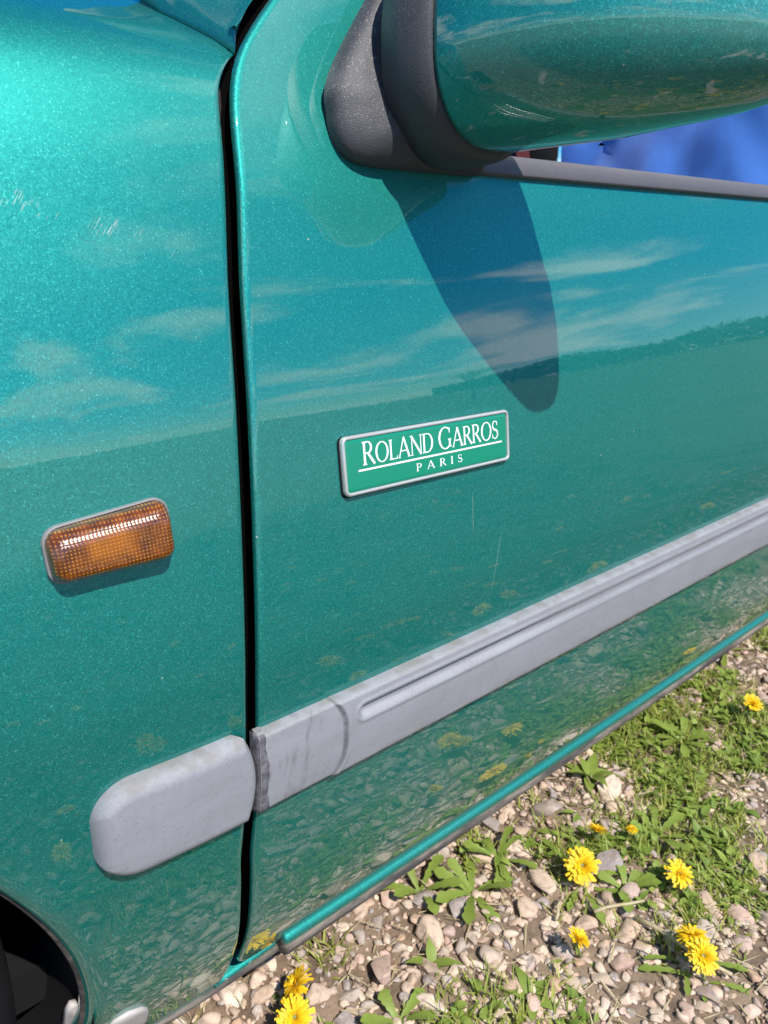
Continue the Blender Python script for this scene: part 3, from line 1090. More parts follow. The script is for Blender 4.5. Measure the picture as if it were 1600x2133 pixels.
def font_text(txt, size, x, z, h, name, mat, parent, frame):
    cu = bpy.data.curves.new(name, 'FONT')
    cu.body = txt
    cu.size = size
    cu.extrude = 0.00012
    cu.space_character = 1.1
    tmp = bpy.data.objects.new('tmp_text', cu)
    col.objects.link(tmp)
    dg = bpy.context.evaluated_depsgraph_get()
    me = bpy.data.meshes.new_from_object(tmp.evaluated_get(dg))
    bpy.data.objects.remove(tmp)
    for v in me.vertices:
        v.co = frame(x + v.co.x, z + v.co.y, h + v.co.z)
    me.materials.clear()
    me.materials.append(mat)
    me.name = name
    return link(name, me, parent)


MAT['emboss'] = M('embossed_amber').set(Base_Color=(0.27, 0.095, 0.02, 1), Roughness=0.25, Coat_Weight=1.0).m
tag(font_text('AXO SCINTEX', 0.0040, -0.0245, -0.0108, 0.01600, 'embossed_lettering', MAT['emboss'], ind, ipt), 'small raised letters along the bottom of the lens')
tag(font_text('E2', 0.0042, 0.0228, 0.0020, 0.01600, 'embossed_lettering', MAT['emboss'], ind, ipt), 'raised approval mark in a circle')
tag(font_text('SE', 0.0034, 0.0150, 0.0015, 0.01600, 'embossed_lettering', MAT['emboss'], ind, ipt), 'raised letters in a small frame')
s = Sink()
s.tube([ipt(0.0255 + 0.0040 * math.cos(a), 0.0034 + 0.0040 * math.sin(a), 0.0160) for a in np.linspace(0, 2 * math.pi, 25)], 0.00018, 5, False)
s.tube([ipt(0.0130 + p[0], 0.0005 + p[1], 0.0160) for p in ((0, 0), (0.0075, 0), (0.0075, 0.0045), (0, 0.0045), (0, 0))], 0.00015, 4, False)
s.tube([ipt(0.0055 + 0.0012 * math.cos(a), -0.0025 + 0.0012 * math.sin(a), 0.0159) for a in np.linspace(0, 2 * math.pi, 13)], 0.00025, 5, False)
s.build('embossed_marks', MAT['emboss'], ind)

# ------------------------------------------------------------------ interior: seat, cloth, small things behind the window
seat = empty('front_seat'); seat.parent = car
s = Sink()
rings = []
for k in range(14):
    z = 0.40 + 0.62 * k / 13
    x0 = 1.16 + (z - 0.4) * 0.22
    hw = 0.235 - 0.05 * sstep(0.7, 1.02, z)
    rings.append([(x0 + 0.055 * math.cos(a) * (1 if math.cos(a) > 0 else 0.8), 0.42 + hw * (abs(math.sin(a)) ** 0.7) * (1 if math.sin(a) > 0 else -1), z) for a in np.linspace(0, 2 * math.pi, 25)[:-1]])
s.loft(rings, True, True, True); s.build('backrest', MAT['dark'], seat)
s = Sink(); s.box((0.70, 0.19, 0.30), (1.2, 0.65, 0.42)); s.build('seat_cushion', MAT['dark'], seat, False)
# blue cloth hung over the seat back
m = M('blue_cloth'); P = m.coord()
m.set(Base_Color=m.mix(m.mrange(m.noise(7, 4, 0.5, P), 0.35, 0.65), (0.022, 0.105, 0.40), (0.050, 0.190, 0.60)), Roughness=0.85, Normal=m.bump(m.noise(900, 2, 0.5, P), 0.3, 0.001), Sheen_Weight=0.3)
MAT['cloth'] = m.m
nu, nv = 46, 70
verts = []
for i in range(nu):
    u = i / (nu - 1)                       # 0 front bottom .. 1 behind
    for j in range(nv):
        v = j / (nv - 1)
        y = 0.10 + 0.54 * v
        arc_ = u * 1.25
        if arc_ < 0.55:
            z = 0.62 + arc_; x = 1.06 + arc_ * 0.24
        elif arc_ < 0.75:
            a = (arc_ - 0.55) / 0.20 * math.pi
            x = 1.255 - 0.063 * math.cos(a); z = 1.17 + 0.063 * math.sin(a)
        else:
            x = 1.318 + 0.02; z = 1.17 - (arc_ - 0.75)
        top = 1 - 0.10 * (abs(v - 0.5) * 2) ** 2.5
        z = 0.62 + (z - 0.62) * top
        f = 0.034 * math.sin(v * 8.5 + 1.6 * math.sin(z * 6.0) + z * 4) + 0.012 * math.sin(v * 19 + z * 13 + 1.3 * math.sin(v * 7)) + 0.005 * math.sin(z * 41 - v * 22)
        x -= f * (0.35 + 0.9 * abs(v - 0.45))
        z += 0.012 * math.sin(v * 23)
        verts.append((x, y, z))
cloth = mobj('blue_cloth', verts, grid_faces(nu, nv), MAT['cloth'])
tag(cloth, 'crumpled bright blue cloth seen through the window gap under the mirror', 'cloth')
# dark head restraint and red belt bits of the other seat
s = Sink()
rings = []
for k in range(12):
    a = math.pi * k / 11
    rr_ = math.sin(a) ** 0.6
    rings.append([(1.62 + 0.06 * rr_ * math.cos(b), 1.16 + 0.15 * rr_ * (abs(math.sin(b)) ** 0.6) * (1 if math.sin(b) > 0 else -1), 1.11 - 0.16 * math.cos(a)) for b in np.linspace(0, 2 * math.pi, 17)[:-1]])
s.loft(rings, True); s.build('head_restraint', MAT['dark'], seat)
s = Sink()
s.loft([[(1.50, 1.00 + 0.01 * k, 0.85 + 0.05 * k), (1.51, 0.955 + 0.012 * k, 0.85 + 0.05 * k)] for k in range(7)], False)
s.build('seat_belt', simple('red_webbing', (0.16, 0.025, 0.025), 0.8), seat)

# ------------------------------------------------------------------ ground
def vnoise(seed):
    g = np.random.default_rng(seed).random((64, 64))

    def f(x, y, sc):
        x = np.asarray(x, float) / sc; y = np.asarray(y, float) / sc
        xi, yi = np.floor(x).astype(int), np.floor(y).astype(int)
        fx, fy = x - xi, y - yi
        fx, fy = fx * fx * (3 - 2 * fx), fy * fy * (3 - 2 * fy)
        G = lambda a, b: g[a % 64, b % 64]
        return (G(xi, yi) * (1 - fx) + G(xi + 1, yi) * fx) * (1 - fy) + (G(xi, yi + 1) * (1 - fx) + G(xi + 1, yi + 1) * fx) * fy
    return f


N1, N2, N3 = vnoise(1), vnoise(2), vnoise(3)


def ground_h(x, y):
    x = np.asarray(x, float); y = np.asarray(y, float)
    near = (N1(x, y, 0.23) - 0.5) * 0.018 + (N2(x, y, 0.07) - 0.5) * 0.008
    r = np.hypot(x, y)
    near = near * np.clip(1 - (r - 4) / 8, 0, 1)
    az = np.degrees(np.arctan2(x, -y))
    hill = np.clip((r - 70) / 130, 0, 1) ** 1.4 * (1.2 + 2.2 * np.exp(-((az - 74) / 16) ** 2) + 2.2 * np.exp(-((az - 22) / 20) ** 2) + 2.0 * np.exp(-((az + 60) / 45) ** 2))
    far = np.clip((r - 8) / 40, 0, 1) * (N3(x, y, 17.0) - 0.5) * 0.5
    return near + hill + far - 0.012


def spaced(lo, hi, step, far, n):
    mid = np.arange(lo, hi + 1e-6, step)
    k = np.geomspace(step, far, n)
    return np.concatenate([lo - k[::-1], mid, hi + k])


gx = spaced(-0.7, 2.2, 0.03, 900, 60)
gy = spaced(-1.6, 0.7, 0.03, 900, 60)
X, Y = np.meshgrid(gx, gy)
Z = ground_h(X, Y)
verts = np.stack([X, Y, Z], -1).reshape(-1, 3)
m = M('earth_and_meadow'); P = m.pos()
e = m.mix(m.mrange(m.noise(14, 6, 0.65, P), 0.35, 0.7), (0.12, 0.082, 0.054), (0.28, 0.200, 0.138))
e = m.mix(m.mrange(m.noise(70, 4, 0.6, P), 0.48, 0.72, 0, 0.55), e, (0.30, 0.225, 0.16))
gcol = m.mix(m.mrange(m.noise(0.35, 6, 0.6, P), 0.35, 0.65), (0.036, 0.064, 0.015), (0.075, 0.100, 0.028))
gcol = m.mix(m.mrange(m.noise(0.03, 3, 0.5, P), 0.4, 0.65, 0, 0.5), gcol, (0.075, 0.085, 0.030))
e = m.mix(m.mrange(m.sep(P)[1], -0.28, -0.50, 0.0, 0.82), e, (0.028, 0.022, 0.016))  # soil farther out painted darker to dim its bounce on the door
sp_ = m.sep(P)
horizon_pale = m.mrange(m.math('DIVIDE', sp_[0], m.math('MAXIMUM', m.math('MULTIPLY', sp_[1], -1.0), 0.5)), 1.15, 0.55)
gcol = m.mix(m.math('MULTIPLY', horizon_pale, m.mrange(m.noise(0.06, 4, 0.6, P), 0.25, 0.6, 0.55, 1.0)), gcol, (0.23, 0.215, 0.15))  # unseen far field paled in colour to soften the reflected horizon
e = m.mix(m.mrange(m.vmath('LENGTH', P), 2.8, 6.5), e, gcol)
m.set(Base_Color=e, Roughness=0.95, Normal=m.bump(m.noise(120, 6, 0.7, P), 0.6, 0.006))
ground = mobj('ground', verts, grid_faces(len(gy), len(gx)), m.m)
tag(ground, kind='structure')

# ---- stones
def stone_stops():
    return [(0.0, (0.35, 0.25, 0.18)), (0.14, (0.49, 0.35, 0.25)), (0.30, (0.34, 0.29, 0.25)), (0.45, (0.56, 0.42, 0.31)), (0.58, (0.25, 0.22, 0.215)), (0.70, (0.50, 0.325, 0.26)), (0.82, (0.60, 0.48, 0.37)), (0.92, (0.40, 0.25, 0.16)), (1.0, (0.68, 0.56, 0.45))]


def stone_mat(name, per_island):
    m = M(name)
    P = m.coord()
    if per_island:
        r = m.n.new('ShaderNodeNewGeometry').outputs['Random Per Island']
        vec = m.pos()
    else:
        r = m.n.new('ShaderNodeObjectInfo').outputs['Random']
        vec = m.pos()
    c = m.ramp(r, stone_stops())
    sp = m.mrange(m.noise(330, 4, 0.65, vec), 0.42, 0.66)
    c = m.mix(m.math('MULTIPLY', sp, 0.35), c, (0.62, 0.50, 0.39))
    v = m.mrange(m.noise(60, 4, 0.6, vec, 0.8), 0.50, 0.66, 0, 0.5)
    c = m.mix(v, c, (0.20, 0.145, 0.11))
    c = m.mix(m.mrange(m.sep(vec)[1], -0.28, -0.50, 0.0, 0.62), c, (0.050, 0.042, 0.036))  # stones farther out darkened in colour so the lower door reflects less light
    m.set(Base_Color=c, Roughness=0.8, Normal=m.bump(m.noise(420, 4, 0.7, vec), 0.35, 0.0012))
    return m.m


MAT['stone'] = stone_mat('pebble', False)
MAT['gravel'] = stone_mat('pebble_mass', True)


def ico(sub):
    bm = bmesh.new()
    bmesh.ops.create_icosphere(bm, subdivisions=sub, radius=1.0)
    v = np.array([q.co[:] for q in bm.verts]); f = [tuple(p.index for p in q.verts) for q in bm.faces]
    bm.free()
    return v, f


I2, I1 = ico(3), ico(2)


def stone_shape(base, seed):
    g = np.random.default_rng(seed)
    v = base[0].copy()
    for k in range(g.integers(7, 12)):            # broken and worn flats
        n_ = g.normal(size=3); n_ /= np.linalg.norm(n_)
        dcut = g.uniform(0.42, 0.82)
        s_ = v @ n_
        over = np.clip(s_ - dcut, 0, None)
        v = v - np.outer(over * 0.97, n_)
    for k in range(3):
        n_ = g.normal(size=3) * 2.0
        v = v * (1 + 0.06 * np.sin(v @ n_ + g.uniform(0, 6)))[:, None]
    v = v * np.array([1.0, g.uniform(0.6, 0.85), g.uniform(0.38, 0.62)])
    return v


stone_meshes = []
for k in range(14):
    v = stone_shape(I2, 100 + k)
    me = make_mesh('stone', v, I2[1], MAT['stone'])
    me.set_sharp_from_angle(angle=R(38))
    stone_meshes.append(me)


def in_view(x, y):
    """patch of ground beside the sill, along the car"""
    return (y < 0.30) & (y > -0.34 + 0.12 * np.clip(x, 0, 1.5)) & (x > -0.05) & (x < 1.7)


def green_mask(x, y):
    """where plants take over from gravel"""
    n_ = 0.6 * N1(x + 3.1, y + 1.7, 0.21) + 0.4 * N2(x, y, 0.09)
    b = n_ + 0.22 * np.exp(-(((x - 0.72) / 0.22) ** 2 + ((y - 0.03) / 0.10) ** 2)) + 0.18 * np.exp(-(((x - 0.46) / 0.09) ** 2 + ((y - 0.16) / 0.05) ** 2)) + 0.15 * np.exp(-(((x - 1.1) / 0.25) ** 2 + ((y - 0.10) / 0.12) ** 2))
    b = b - 0.22 * np.exp(-(((x - 0.30) / 0.16) ** 2 + ((y - 0.06) / 0.10) ** 2)) + 0.12 * np.exp(-(((x - 0.66) / 0.12) ** 2 + ((y + 0.14) / 0.07) ** 2))
    return b


placed = []


def try_place(x, y, r, slack=0.80):
    for (px, py, pr) in placed:
        if (px - x) ** 2 + (py - y) ** 2 < ((pr + r) * slack) ** 2: return False
    placed.append((x, y, r)); return True


cand = 0
count = 0
sizes = np.sort(np.concatenate([rng.uniform(0.022, 0.034, 18), rng.uniform(0.013, 0.022, 122), rng.uniform(0.008, 0.013, 160)]))[::-1]
for r_ in sizes:
    for attempt in range(60):
        x = rng.uniform(0.0, 1.5) ** 1.0; y = rng.uniform(-0.27, 0.27)
        if rng.random() < 0.55: x = rng.uniform(0.02, 0.75)
        if not in_view(x, y): continue
        if green_mask(x, y) > 0.68 + 0.12 * rng.random(): continue
        if try_place(x, y, r_):
            o = link('stone', stone_meshes[rng.integers(len(stone_meshes))], ground)
            o.location = (x, y, float(ground_h(x, y)) + r_ * 0.22)
            o.rotation_euler = (rng.uniform(-0.35, 0.35), rng.uniform(-0.35, 0.35), rng.uniform(0, 6.28))
            o.scale = (r_ * rng.uniform(0.9, 1.25), r_ * rng.uniform(0.85, 1.1), r_ * rng.uniform(0.8, 1.2))
            count += 1
            break
# the rest of the gravel: finer grit here, and the stretch in front of the car
gv, gf, o_ = [], [], 0
shapes1 = [stone_shape(I1, 300 + k) for k in range(16)]
F1 = np.array(I1[1])


def add_gravel(x, y, r_):
    global o_
    v = shapes1[rng.integers(16)] * np.array([r_ * rng.uniform(0.85, 1.25), r_, r_ * rng.uniform(0.8, 1.2)])
    a = rng.uniform(0, 6.28); c_, s_ = math.cos(a), math.sin(a)
    v = np.stack([v[:, 0] * c_ - v[:, 1] * s_, v[:, 0] * s_ + v[:, 1] * c_, v[:, 2] + v[:, 0] * rng.uniform(-0.3, 0.3)], 1)
    gv.append(v + np.array([x, y, float(ground_h(x, y)) + r_ * 0.2])); gf.append(F1 + o_); o_ += len(v)


for k in range(12000):
    x, y = rng.uniform(-0.1, 1.6), rng.uniform(-0.36, 0.42)
    if green_mask(x, y) > 0.62 + 0.2 * rng.random(): continue
    add_gravel(x, y, rng.choice([rng.uniform(0.0025, 0.006), rng.uniform(0.005, 0.012)], p=[0.6, 0.4]))
for k in range(13000):
    d_ = rng.random()
    x = rng.uniform(-0.9, 3.4); y = -0.24 - 2.6 * d_ ** 1.35
    if in_view(x, y) or green_mask(x, y) > 0.62 + 0.12 * rng.random(): continue
    add_gravel(x, y, rng.choice([rng.uniform(0.006, 0.011), rng.uniform(0.010, 0.019)], p=[0.6, 0.4]))
for k in range(450):                                    # under the wheel arch
    add_gravel(rng.uniform(-0.7, 0.1), rng.uniform(-0.2, 0.5), rng.uniform(0.008, 0.02))
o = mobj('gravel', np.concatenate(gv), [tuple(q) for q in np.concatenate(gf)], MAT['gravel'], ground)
tag(o, kind='stuff')

# ---- leaves and blades
def leaf_mat(name, a, b, trans=0.35):
    m = M(name)
    r = m.n.new('ShaderNodeNewGeometry').outputs['Random Per Island']
    c = m.mix(r, a, b)
    c = m.mix(m.mrange(m.noise(90, 3, 0.6, m.pos()), 0.4, 0.7, 0, 0.3), c, (0.20, 0.22, 0.05))
    c = m.mix(m.mrange(m.sep(m.pos())[1], -0.28, -0.50, 0.0, 0.72), c, (0.035, 0.062, 0.014))  # blade and leaf colour darkened outward from the car to cut bounce light
    m.set(Base_Color=c, Roughness=0.5, Specular_IOR_Level=0.35)
    tr = m.n.new('ShaderNodeBsdfTranslucent'); m.l.new(c, tr.inputs[0])
    mx = m.n.new('ShaderNodeMixShader'); mx.inputs[0].default_value = trans
    out = m.n['Material Output']
    m.l.new(m.b.outputs[0], mx.inputs[1]); m.l.new(tr.outputs[0], mx.inputs[2]); m.l.new(mx.outputs[0], out.inputs[0])
    return m.m


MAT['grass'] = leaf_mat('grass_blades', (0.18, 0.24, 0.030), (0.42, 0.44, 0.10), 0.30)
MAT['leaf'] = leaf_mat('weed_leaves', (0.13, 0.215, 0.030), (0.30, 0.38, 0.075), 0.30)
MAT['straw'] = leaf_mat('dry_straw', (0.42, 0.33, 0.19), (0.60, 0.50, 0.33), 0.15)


def blade(sink, x, y, z, ang, ln, wd, lean, segs=3, curl=0.6, tilt=0.0, lobes=0.0, fold=0.25):
    d_ = np.array([math.cos(ang), math.sin(ang)])
    n_ = np.array([-d_[1], d_[0]])
    vs_, fs_ = [], []
    px, pz = 0.0, 0.0
    a = lean
    for i in range(segs + 1):
        u = i / segs
        if lobes > 0:
            wv = wd * (0.30 + 0.9 * u ** 1.1) * (1 if u < 0.85 else (1 - u) / 0.15 * 0.9 + 0.05) * (1 - lobes * (i % 2) * (0.9 if u < 0.85 else 0))
        else:
            wv = wd * (0.75 + 0.5 * math.sin(math.pi * min(1, u * 1.1))) * (1 - u ** 2.2) + wd * 0.05
        cx_, cy_ = x + d_[0] * px, y + d_[1] * px
        vs_ += [(cx_ - n_[0] * wv, cy_ - n_[1] * wv, z + pz + wv * fold), (cx_, cy_, z + pz), (cx_ + n_[0] * wv, cy_ + n_[1] * wv, z + pz + wv * fold)]
        px += math.cos(a) * ln / segs; pz += math.sin(a) * ln / segs
        a -= curl / segs
    for i in range(segs):
        b = i * 3
        fs_ += [(b, b + 1, b + 4, b + 3), (b + 1, b + 2, b + 5, b + 4)]
    sink.add(vs_, fs_)


gs = Sink()
def tuft(x, y, n, ln, spread=0.012, wd=0.0011):
    z = float(ground_h(x, y))
    for k in range(n):
        blade(gs, x + rng.normal(0, spread), y + rng.normal(0, spread), z - 0.003, rng.uniform(0, 6.28), ln * rng.uniform(0.5, 1.25), wd * rng.uniform(0.7, 1.4), rng.uniform(0.5, 1.45), 3, rng.uniform(0.2, 1.3))


for k in range(4800):
    x, y = rng.uniform(-0.1, 1.75), rng.uniform(-0.36, 0.40)
    g = float(green_mask(x, y))
    if g < 0.40 + 0.26 * rng.random(): continue
    tuft(x, y, int(rng.integers(5, 12)), rng.uniform(0.018, 0.042))
for k in range(9500):
    x = rng.uniform(-0.9, 4.6); y = -0.27 - 4.2 * rng.random() ** 1.5
    if float(green_mask(x, y)) < 0.45 + 0.25 * rng.random(): continue
    tuft(x, y, int(rng.integers(7, 12)), rng.uniform(0.02, 0.05) * (1 + 0.2 * abs(y)), 0.02, 0.0016)
for k in range(60):
    tuft(rng.uniform(-0.35, 0.02), rng.uniform(0.0, 0.32), 8, 0.06)
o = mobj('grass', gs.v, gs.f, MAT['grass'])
tag(o, 'thin bright green grass sprouting between the pebbles', 'grass', kind='stuff')

ls = Sink()
for k in range(3000):
    x, y = rng.uniform(0.0, 1.7), rng.uniform(-0.36, 0.36)
    g = float(green_mask(x, y))
    if g < 0.49 + 0.25 * rng.random(): continue
    z = float(ground_h(x, y))
    n = int(rng.integers(4, 9)); s0 = rng.uniform(0.010, 0.024)
    for q in range(n):
        blade(ls, x + rng.normal(0, 0.006), y + rng.normal(0, 0.006), z + rng.uniform(0.0, 0.012), 6.28 * q / n + rng.uniform(-0.5, 0.5), s0 * rng.uniform(0.6, 1.2), s0 * rng.uniform(0.14, 0.26), rng.uniform(0.1, 0.9), 4, rng.uniform(0.3, 1.2))
for k in range(2600):
    x = rng.uniform(-0.9, 4.0); y = -0.27 - 3.2 * rng.random() ** 1.4
    if float(green_mask(x, y)) < 0.47 + 0.25 * rng.random(): continue
    z = float(ground_h(x, y)); n = 5; s0 = rng.uniform(0.014, 0.034)
    for q in range(n):
        blade(ls, x + rng.normal(0, 0.01), y + rng.normal(0, 0.01), z + rng.uniform(0.0, 0.015), 6.28 * q / n + rng.uniform(-0.5, 0.5), s0 * rng.uniform(0.6, 1.2), s0 * 0.22, rng.uniform(0.1, 0.9), 3, rng.uniform(0.3, 1.2))
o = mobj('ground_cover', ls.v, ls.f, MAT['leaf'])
tag(o, 'small green leaves of low weeds covering the ground', 'weeds', kind='stuff')
ss = Sink()
for k in range(1100):
    x, y = rng.uniform(0.0, 1.6), rng.uniform(-0.36, 0.36)
    blade(ss, x, y, float(ground_h(x, y)) + rng.uniform(0.002, 0.012), rng.uniform(0, 6.28), rng.uniform(0.012, 0.05), rng.uniform(0.0005, 0.0011), rng.uniform(-0.1, 0.25), 3, rng.uniform(-0.2, 0.4))
o = mobj('dry_grass', ss.v, ss.f, MAT['straw'])
tag(o, 'thin bleached bits of dry grass scattered over the pebbles', 'dry grass', kind='stuff')

# ---- dry stems lying on the ground
for (a, b, rad, lab) in (((0.520, -0.050), (0.535, -0.175), 0.0035, 'long bleached dry stem lying beside the pair of dandelions at right'), ((0.490, -0.005), (0.556, -0.042), 0.0028, 'short pale dry stem lying behind the long bleached stem'),
                         ((0.44, 0.02), (0.475, 0.035), 0.0026, 'short pale dry stem lying near the middle dandelion')):
    s = Sink(); n = 7; P_ = []
    for k in range(n):
        u = k / (n - 1)
        x = a[0] + (b[0] - a[0]) * u + 0.004 * math.sin(5 * u + 1); y = a[1] + (b[1] - a[1]) * u
        P_.append((x, y, float(ground_h(x, y)) + 0.013 + 0.004 * math.sin(3 * u)))
    s.tube(P_, [rad * (1 - 0.4 * k / n) for k in range(n)], 7)
    tag(s.build('dry_stem', MAT['straw']), lab, 'stem', 'dry stems on the ground')

# ---- dandelions
m = M('dandelion_petals')
r = m.n.new('ShaderNodeNewGeometry').outputs['Random Per Island']
m.set(Base_Color=m.mix(r, (0.78, 0.46, 0.004), (0.90, 0.66, 0.015)), Roughness=0.6)
tr = m.n.new('ShaderNodeBsdfTranslucent'); tr.inputs[0].default_value = (0.85, 0.6, 0.01, 1)
mx = m.n.new('ShaderNodeMixShader'); mx.inputs[0].default_value = 0.25
m.l.new(m.b.outputs[0], mx.inputs[1]); m.l.new(tr.outputs[0], mx.inputs[2]); m.l.new(mx.outputs[0], m.n['Material Output'].inputs[0])
MAT['petal'] = m.m
MAT['stem'] = simple('dandelion_stem', (0.16, 0.19, 0.055), 0.55)


def flower_mesh(seed, rad):
    g = np.random.default_rng(seed)
    lift = (0.0, -0.15, 0.45)[seed % 3]; wob = (0.15, 0.28, 0.20)[seed % 3]
    s = Sink()
    for ring, (n, l0, el) in enumerate(((30, 1.0, 0.10), (26, 0.85, 0.38), (20, 0.62, 0.75), (14, 0.42, 1.10), (8, 0.30, 1.4))):
        for k in range(n):
            a = 6.283 * k / n + g.uniform(-0.12, 0.12)
            ln = rad * l0 * g.uniform(0.85, 1.12); wv = rad * 0.085 * g.uniform(0.8, 1.2)
            e0 = min(1.5, el + lift) + g.uniform(-wob, wob)
            dx, dy_ = math.cos(a), math.sin(a); nx, ny = -dy_, dx
            b0 = np.array([dx, dy_, 0]) * rad * 0.10
            q1 = b0 + np.array([dx * math.cos(e0), dy_ * math.cos(e0), math.sin(e0)]) * ln * 0.6
            e1 = e0 - 0.35
            q2 = q1 + np.array([dx * math.cos(e1), dy_ * math.cos(e1), math.sin(e1)]) * ln * 0.4
            nn_ = np.array([nx, ny, 0])
            s.add([b0 - nn_ * wv * 0.5, b0 + nn_ * wv * 0.5, q1 + nn_ * wv, q1 - nn_ * wv, q2 + nn_ * wv * 0.85, q2 - nn_ * wv * 0.85], [(0, 1, 2, 3), (3, 2, 4, 5)])
    return make_mesh('flower_head', s.v, s.f, MAT['petal'])


def calyx_mesh(rad):
    s = Sink()
    s.loft([[(r_ * math.cos(a), r_ * math.sin(a), z) for a in np.linspace(0, 6.283, 11)[:-1]] for r_, z in ((rad * 0.10, -rad * 0.6), (rad * 0.26, -rad * 0.5), (rad * 0.30, -rad * 0.2), (rad * 0.2, rad * 0.05))], True, True, True)
    return make_mesh('calyx', s.v, s.f, MAT['stem'])


FM = [flower_mesh(k, 0.0200) for k in range(3)]
CM = calyx_mesh(0.0200)


def stem_mesh(h):
    s = Sink()
    s.tube([(0.006 * math.sin(3 * u), 0.004 * math.cos(4 * u) - 0.004, h * u) for u in np.linspace(0, 1, 6)], [0.0022, 0.002, 0.0019, 0.0018, 0.0018, 0.002], 7)
    return make_mesh('stem', s.v, s.f, MAT['stem'])


SM = {}


def rosette_meshes():
    out = []
    for k in range(4):
        s = Sink()
        blade(s, 0.004, 0, 0, 0.0, 0.075 + 0.012 * k, 0.0085, 0.45, 12, 0.75, lobes=0.45, fold=0.2)
        out.append(make_mesh('leaf', s.v, s.f, MAT['leaf']))
    return out


LM = rosette_meshes()


def dandelion(x, y, h, label, group, tilt=(0, 0), k=0, leaves=6, size=1.0, lsc=1.0):
    t = empty('dandelion', (x, y, float(ground_h(x, y))), rng.uniform(0, 6.28))
    tag(t, label, 'dandelion', group)
    key = round(h, 3)
    if key not in SM: SM[key] = stem_mesh(h)
    link('stem', SM[key], t)
    f = link('flower_head', FM[k % 3], t)
    f.location = (0.006 * math.sin(3), 0.004 * math.cos(4) - 0.004, h + 0.006)
    q = Matrix.Rotation(-t.rotation_euler.z, 3, 'Z') @ Vector((tilt[0], tilt[1], 1))
    f.rotation_euler = q.to_track_quat('Z', 'Y').to_euler()
    f.scale = (size,) * 3
    c = link('calyx', CM, f)
    for i in range(leaves):
        l = link('leaf', LM[i % 4], t)
        l.rotation_euler = (rng.uniform(-0.2, 0.2), rng.uniform(-0.1, 0.15), 6.283 * i / max(1, leaves) + rng.uniform(-0.35, 0.35))
        sc__ = rng.uniform(0.6, 1.1) * lsc
        l.scale = (sc__,) * 3
    return t


GD = 'dandelions beside the car'
dandelion(0.526, 0.040, 0.036, 'large open dandelion near the middle of the gravel patch', GD, (-0.5, -0.4), 0, 7, 1.15, 0.8)
dandelion(0.612, -0.053, 0.034, 'dandelion beside a pale stone, right of the large open one', GD, (-0.1, -0.5), 1, 5, 0.95, 0.7)
dandelion(0.425, -0.028, 0.030, 'small dandelion in front of the large open one', GD, (0.3, -0.3), 2, 3, 0.75, 0.5)
dandelion(0.519, -0.124, 0.036, 'upper flower of the dandelion pair at lower right', GD, (0.2, 0.1), 1, 5, 1.0, 0.7)
dandelion(0.514, -0.152, 0.034, 'lower flower of the dandelion pair at lower right', GD, (-0.3, -0.5), 0, 4, 0.95, 0.7)
dandelion(0.600, 0.071, 0.030, 'dandelion half hidden in leaves behind the large open one', GD, (0.4, 0.1), 2, 8, 0.75, 0.8)
dandelion(0.642, 0.041, 0.026, 'tiny dandelion bud right of the half hidden one', GD, (0.1, 0.1), 1, 2, 0.42, 0.5)
dandelion(1.337, 0.226, 0.040, 'farthest dandelion, showing just above the sill at the right edge', GD, (-0.4, -0.5), 0, 6, 1.0, 0.8)
dandelion(0.102, 0.141, 0.040, 'dandelion seen from its side beside the door corner', GD, (-0.8, 0.5), 1, 3, 0.95, 0.6)
dandelion(0.092, 0.107, 0.036, 'fully open dandelion at the bottom edge below the door corner', GD, (-0.5, -0.5), 0, 4, 1.0, 0.6)
dandelion(1.104, 0.062, 0.034, 'dandelion at the right edge above the loose gravel', GD, (-0.3, -0.6), 2, 6, 0.9, 0.8)
LR = 'yellow dandelion on the open ground, seen only as a reflection in the paint'
for k in range(120):
    x = rng.uniform(-0.4, 3.2); y = -0.22 - 2.6 * rng.random() ** 1.5
    if in_view(x, y) and x > 0.2: continue
    if k > 40 and k % 2: y = -0.20 - 0.55 * rng.random(); x = rng.uniform(-0.15, 1.1)
    if in_view(x, y) and x > 0.2: continue
    dandelion(x, y, 0.04 if k % 2 else 0.055, LR, 'dandelions reflected in the door', (rng.normal(0, 0.25), rng.normal(0, 0.25)), k, 0, rng.uniform(0.8, 1.25), 1)

# ---- leafy weeds without flowers
def weed(x, y, label, n, ln, wd, lob):
    t = empty('leafy_weed', (x, y, float(ground_h(x, y))), rng.uniform(0, 6.28))
    tag(t, label, 'weed', 'leafy weeds beside the car')
    for i in range(n):
        s = Sink()
        blade(s, 0.003, 0, 0.002, 0.0, ln * rng.uniform(0.7, 1.15), wd, rng.uniform(0.3, 0.9), 10, rng.uniform(0.5, 1.0), lobes=lob, fold=0.2)
        l = mobj('leaf', s.v, s.f, MAT['leaf'], t)
        l.rotation_euler = (rng.uniform(-0.3, 0.3), 0, 6.283 * i / n + rng.uniform(-0.3, 0.3))


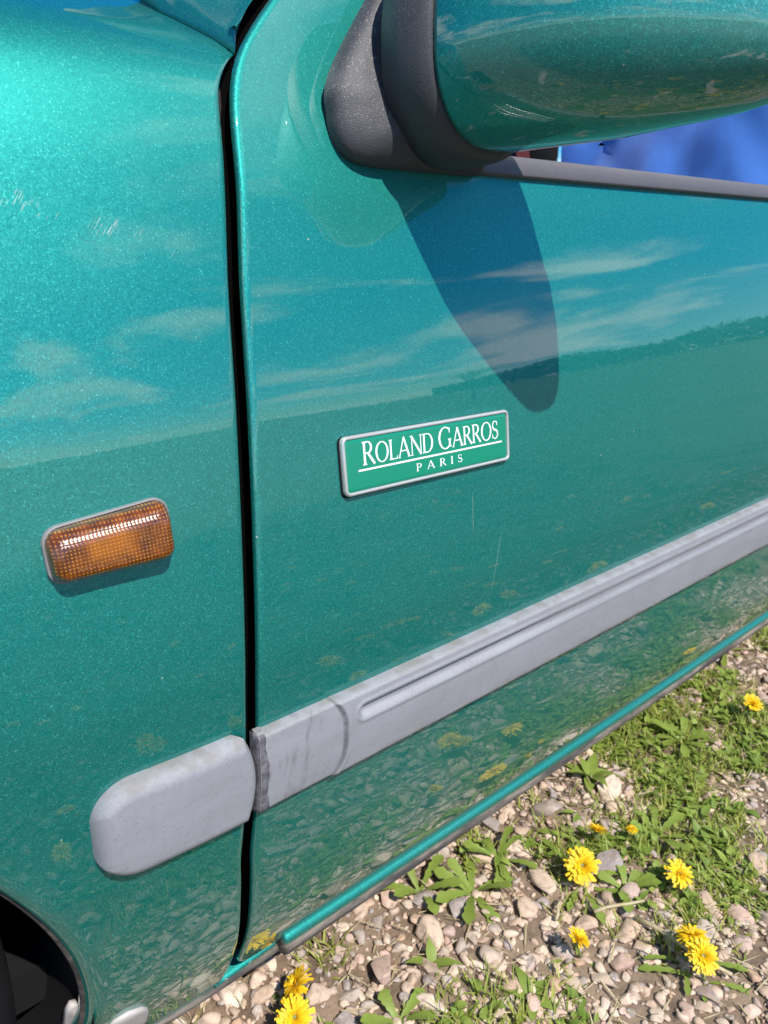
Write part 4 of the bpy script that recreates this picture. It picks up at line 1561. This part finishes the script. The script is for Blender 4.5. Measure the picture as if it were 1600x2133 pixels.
weed(0.345, 0.180, 'lobed weed growing right under the sill, nearest the door corner', 6, 0.060, 0.0095, 0.35)
weed(0.400, 0.130, 'broad leafed weed in front of the sill left of the tall grass', 8, 0.070, 0.0100, 0.30)
weed(0.470, 0.145, 'leafy weed between the sill and the large open dandelion', 8, 0.055, 0.0075, 0.30)
weed(0.730, 0.166, 'upright pointed leaf rosette growing close to the sill', 9, 0.050, 0.0085, 0.0)
weed(0.272, 0.081, 'single small weed among the bare pebbles below the sill', 4, 0.034, 0.0065, 0.0)
weed(0.190, 0.052, 'pale green weed in the gravel at the bottom edge', 5, 0.045, 0.0085, 0.2)
weed(0.330, -0.030, 'upright bright weed among the larger stones at the bottom', 5, 0.040, 0.0065, 0.0)
weed(0.562, -0.010, 'dense dark weed left of the pale stone dandelion', 9, 0.045, 0.0080, 0.25)
weed(0.95, 0.120, 'leafy weed in the green patch at the right edge', 9, 0.060, 0.0090, 0.2)
weed(0.690, 0.020, 'spreading weed between the dandelions on the right', 9, 0.055, 0.0085, 0.3)

# ---- trees and hedge on the skyline (reflected in the paint)
m = M('hedge_leaves'); rr_ = m.n.new('ShaderNodeNewGeometry').outputs['Random Per Island']
m.set(Base_Color=m.mix(rr_, (0.022, 0.042, 0.012), (0.050, 0.075, 0.024)), Roughness=0.8)
hs = Sink()
for k in range(12000):
    az = R(rng.uniform(44, 100)); r_ = rng.uniform(180, 200)
    x, y = r_ * math.sin(az), -r_ * math.cos(az)
    hgt = 8.0 * (0.55 + 0.7 * float(N1(x, y, 14.0))) * ((0.4 + 0.6 * sstep(46, 54, math.degrees(az))))
    z = float(ground_h(x, y)) + hgt * rng.random() ** 0.8
    s0 = rng.uniform(0.5, 1.1); v = rng.normal(size=(4, 3)); v /= np.linalg.norm(v, axis=1)[:, None]
    v = v * s0 + np.array([x, y, z])
    hs.add([tuple(p) for p in v], [(0, 1, 2), (0, 2, 3), (0, 3, 1), (1, 3, 2)])
o = mobj('far_woodland', hs.v, hs.f, m.m, None, False)
tag(o, 'dark green wood along the hill, seen as a reflection in the door', 'wood', kind='stuff')


def bare_tree(x, y, h, label, seed):
    g = random.Random(seed)
    t = empty('bare_tree', (x, y, float(ground_h(x, y))))
    tag(t, label, 'tree')
    tr_, br = Sink(), Sink()

    def grow(p, d_, ln, rad, lev):
        q = p + d_ * ln
        mid = (p + q) / 2 + Vector((g.uniform(-1, 1), g.uniform(-1, 1), g.uniform(-1, 1))) * ln * 0.06
        (tr_ if lev == 0 else br).tube([p, mid, q], [rad, rad * 0.85, rad * 0.7], 6 if lev < 2 else 4, False)
        if lev >= 5: return
        for k in range(3 if lev < 4 else 3):
            ax = d_.orthogonal().normalized()
            ax = Quaternion(d_, g.uniform(0, 6.28)) @ ax
            nd = Quaternion(ax, g.uniform(0.25, 0.75)) @ d_
            nd = (nd + Vector((0, 0, 0.10))).normalized()
            grow(p + (q - p) * g.uniform(0.6, 1.0), nd, ln * g.uniform(0.62, 0.82), rad * 0.58, lev + 1)
    grow(Vector((0, 0, -0.1)), Vector((0, 0, 1)), h * 0.25, h * 0.022, 0)
    bark = simple('bark', (0.10, 0.085, 0.07), 0.9)
    tr_.build('trunk', bark, t, True, False)
    br.build('branches', bark, t, True, False)


az = R(47); bare_tree(62 * math.sin(az), -62 * math.cos(az), 7.5, 'round bare tree standing alone on the skyline, reflected in the mirror shadow', 3)
az = R(30); bare_tree(130 * math.sin(az), -130 * math.cos(az), 7.0, 'distant bare tree reflected left of the mirror shadow', 5)

print('stones', count, 'grass faces', len(gs.f), 'leaf faces', len(ls.f))
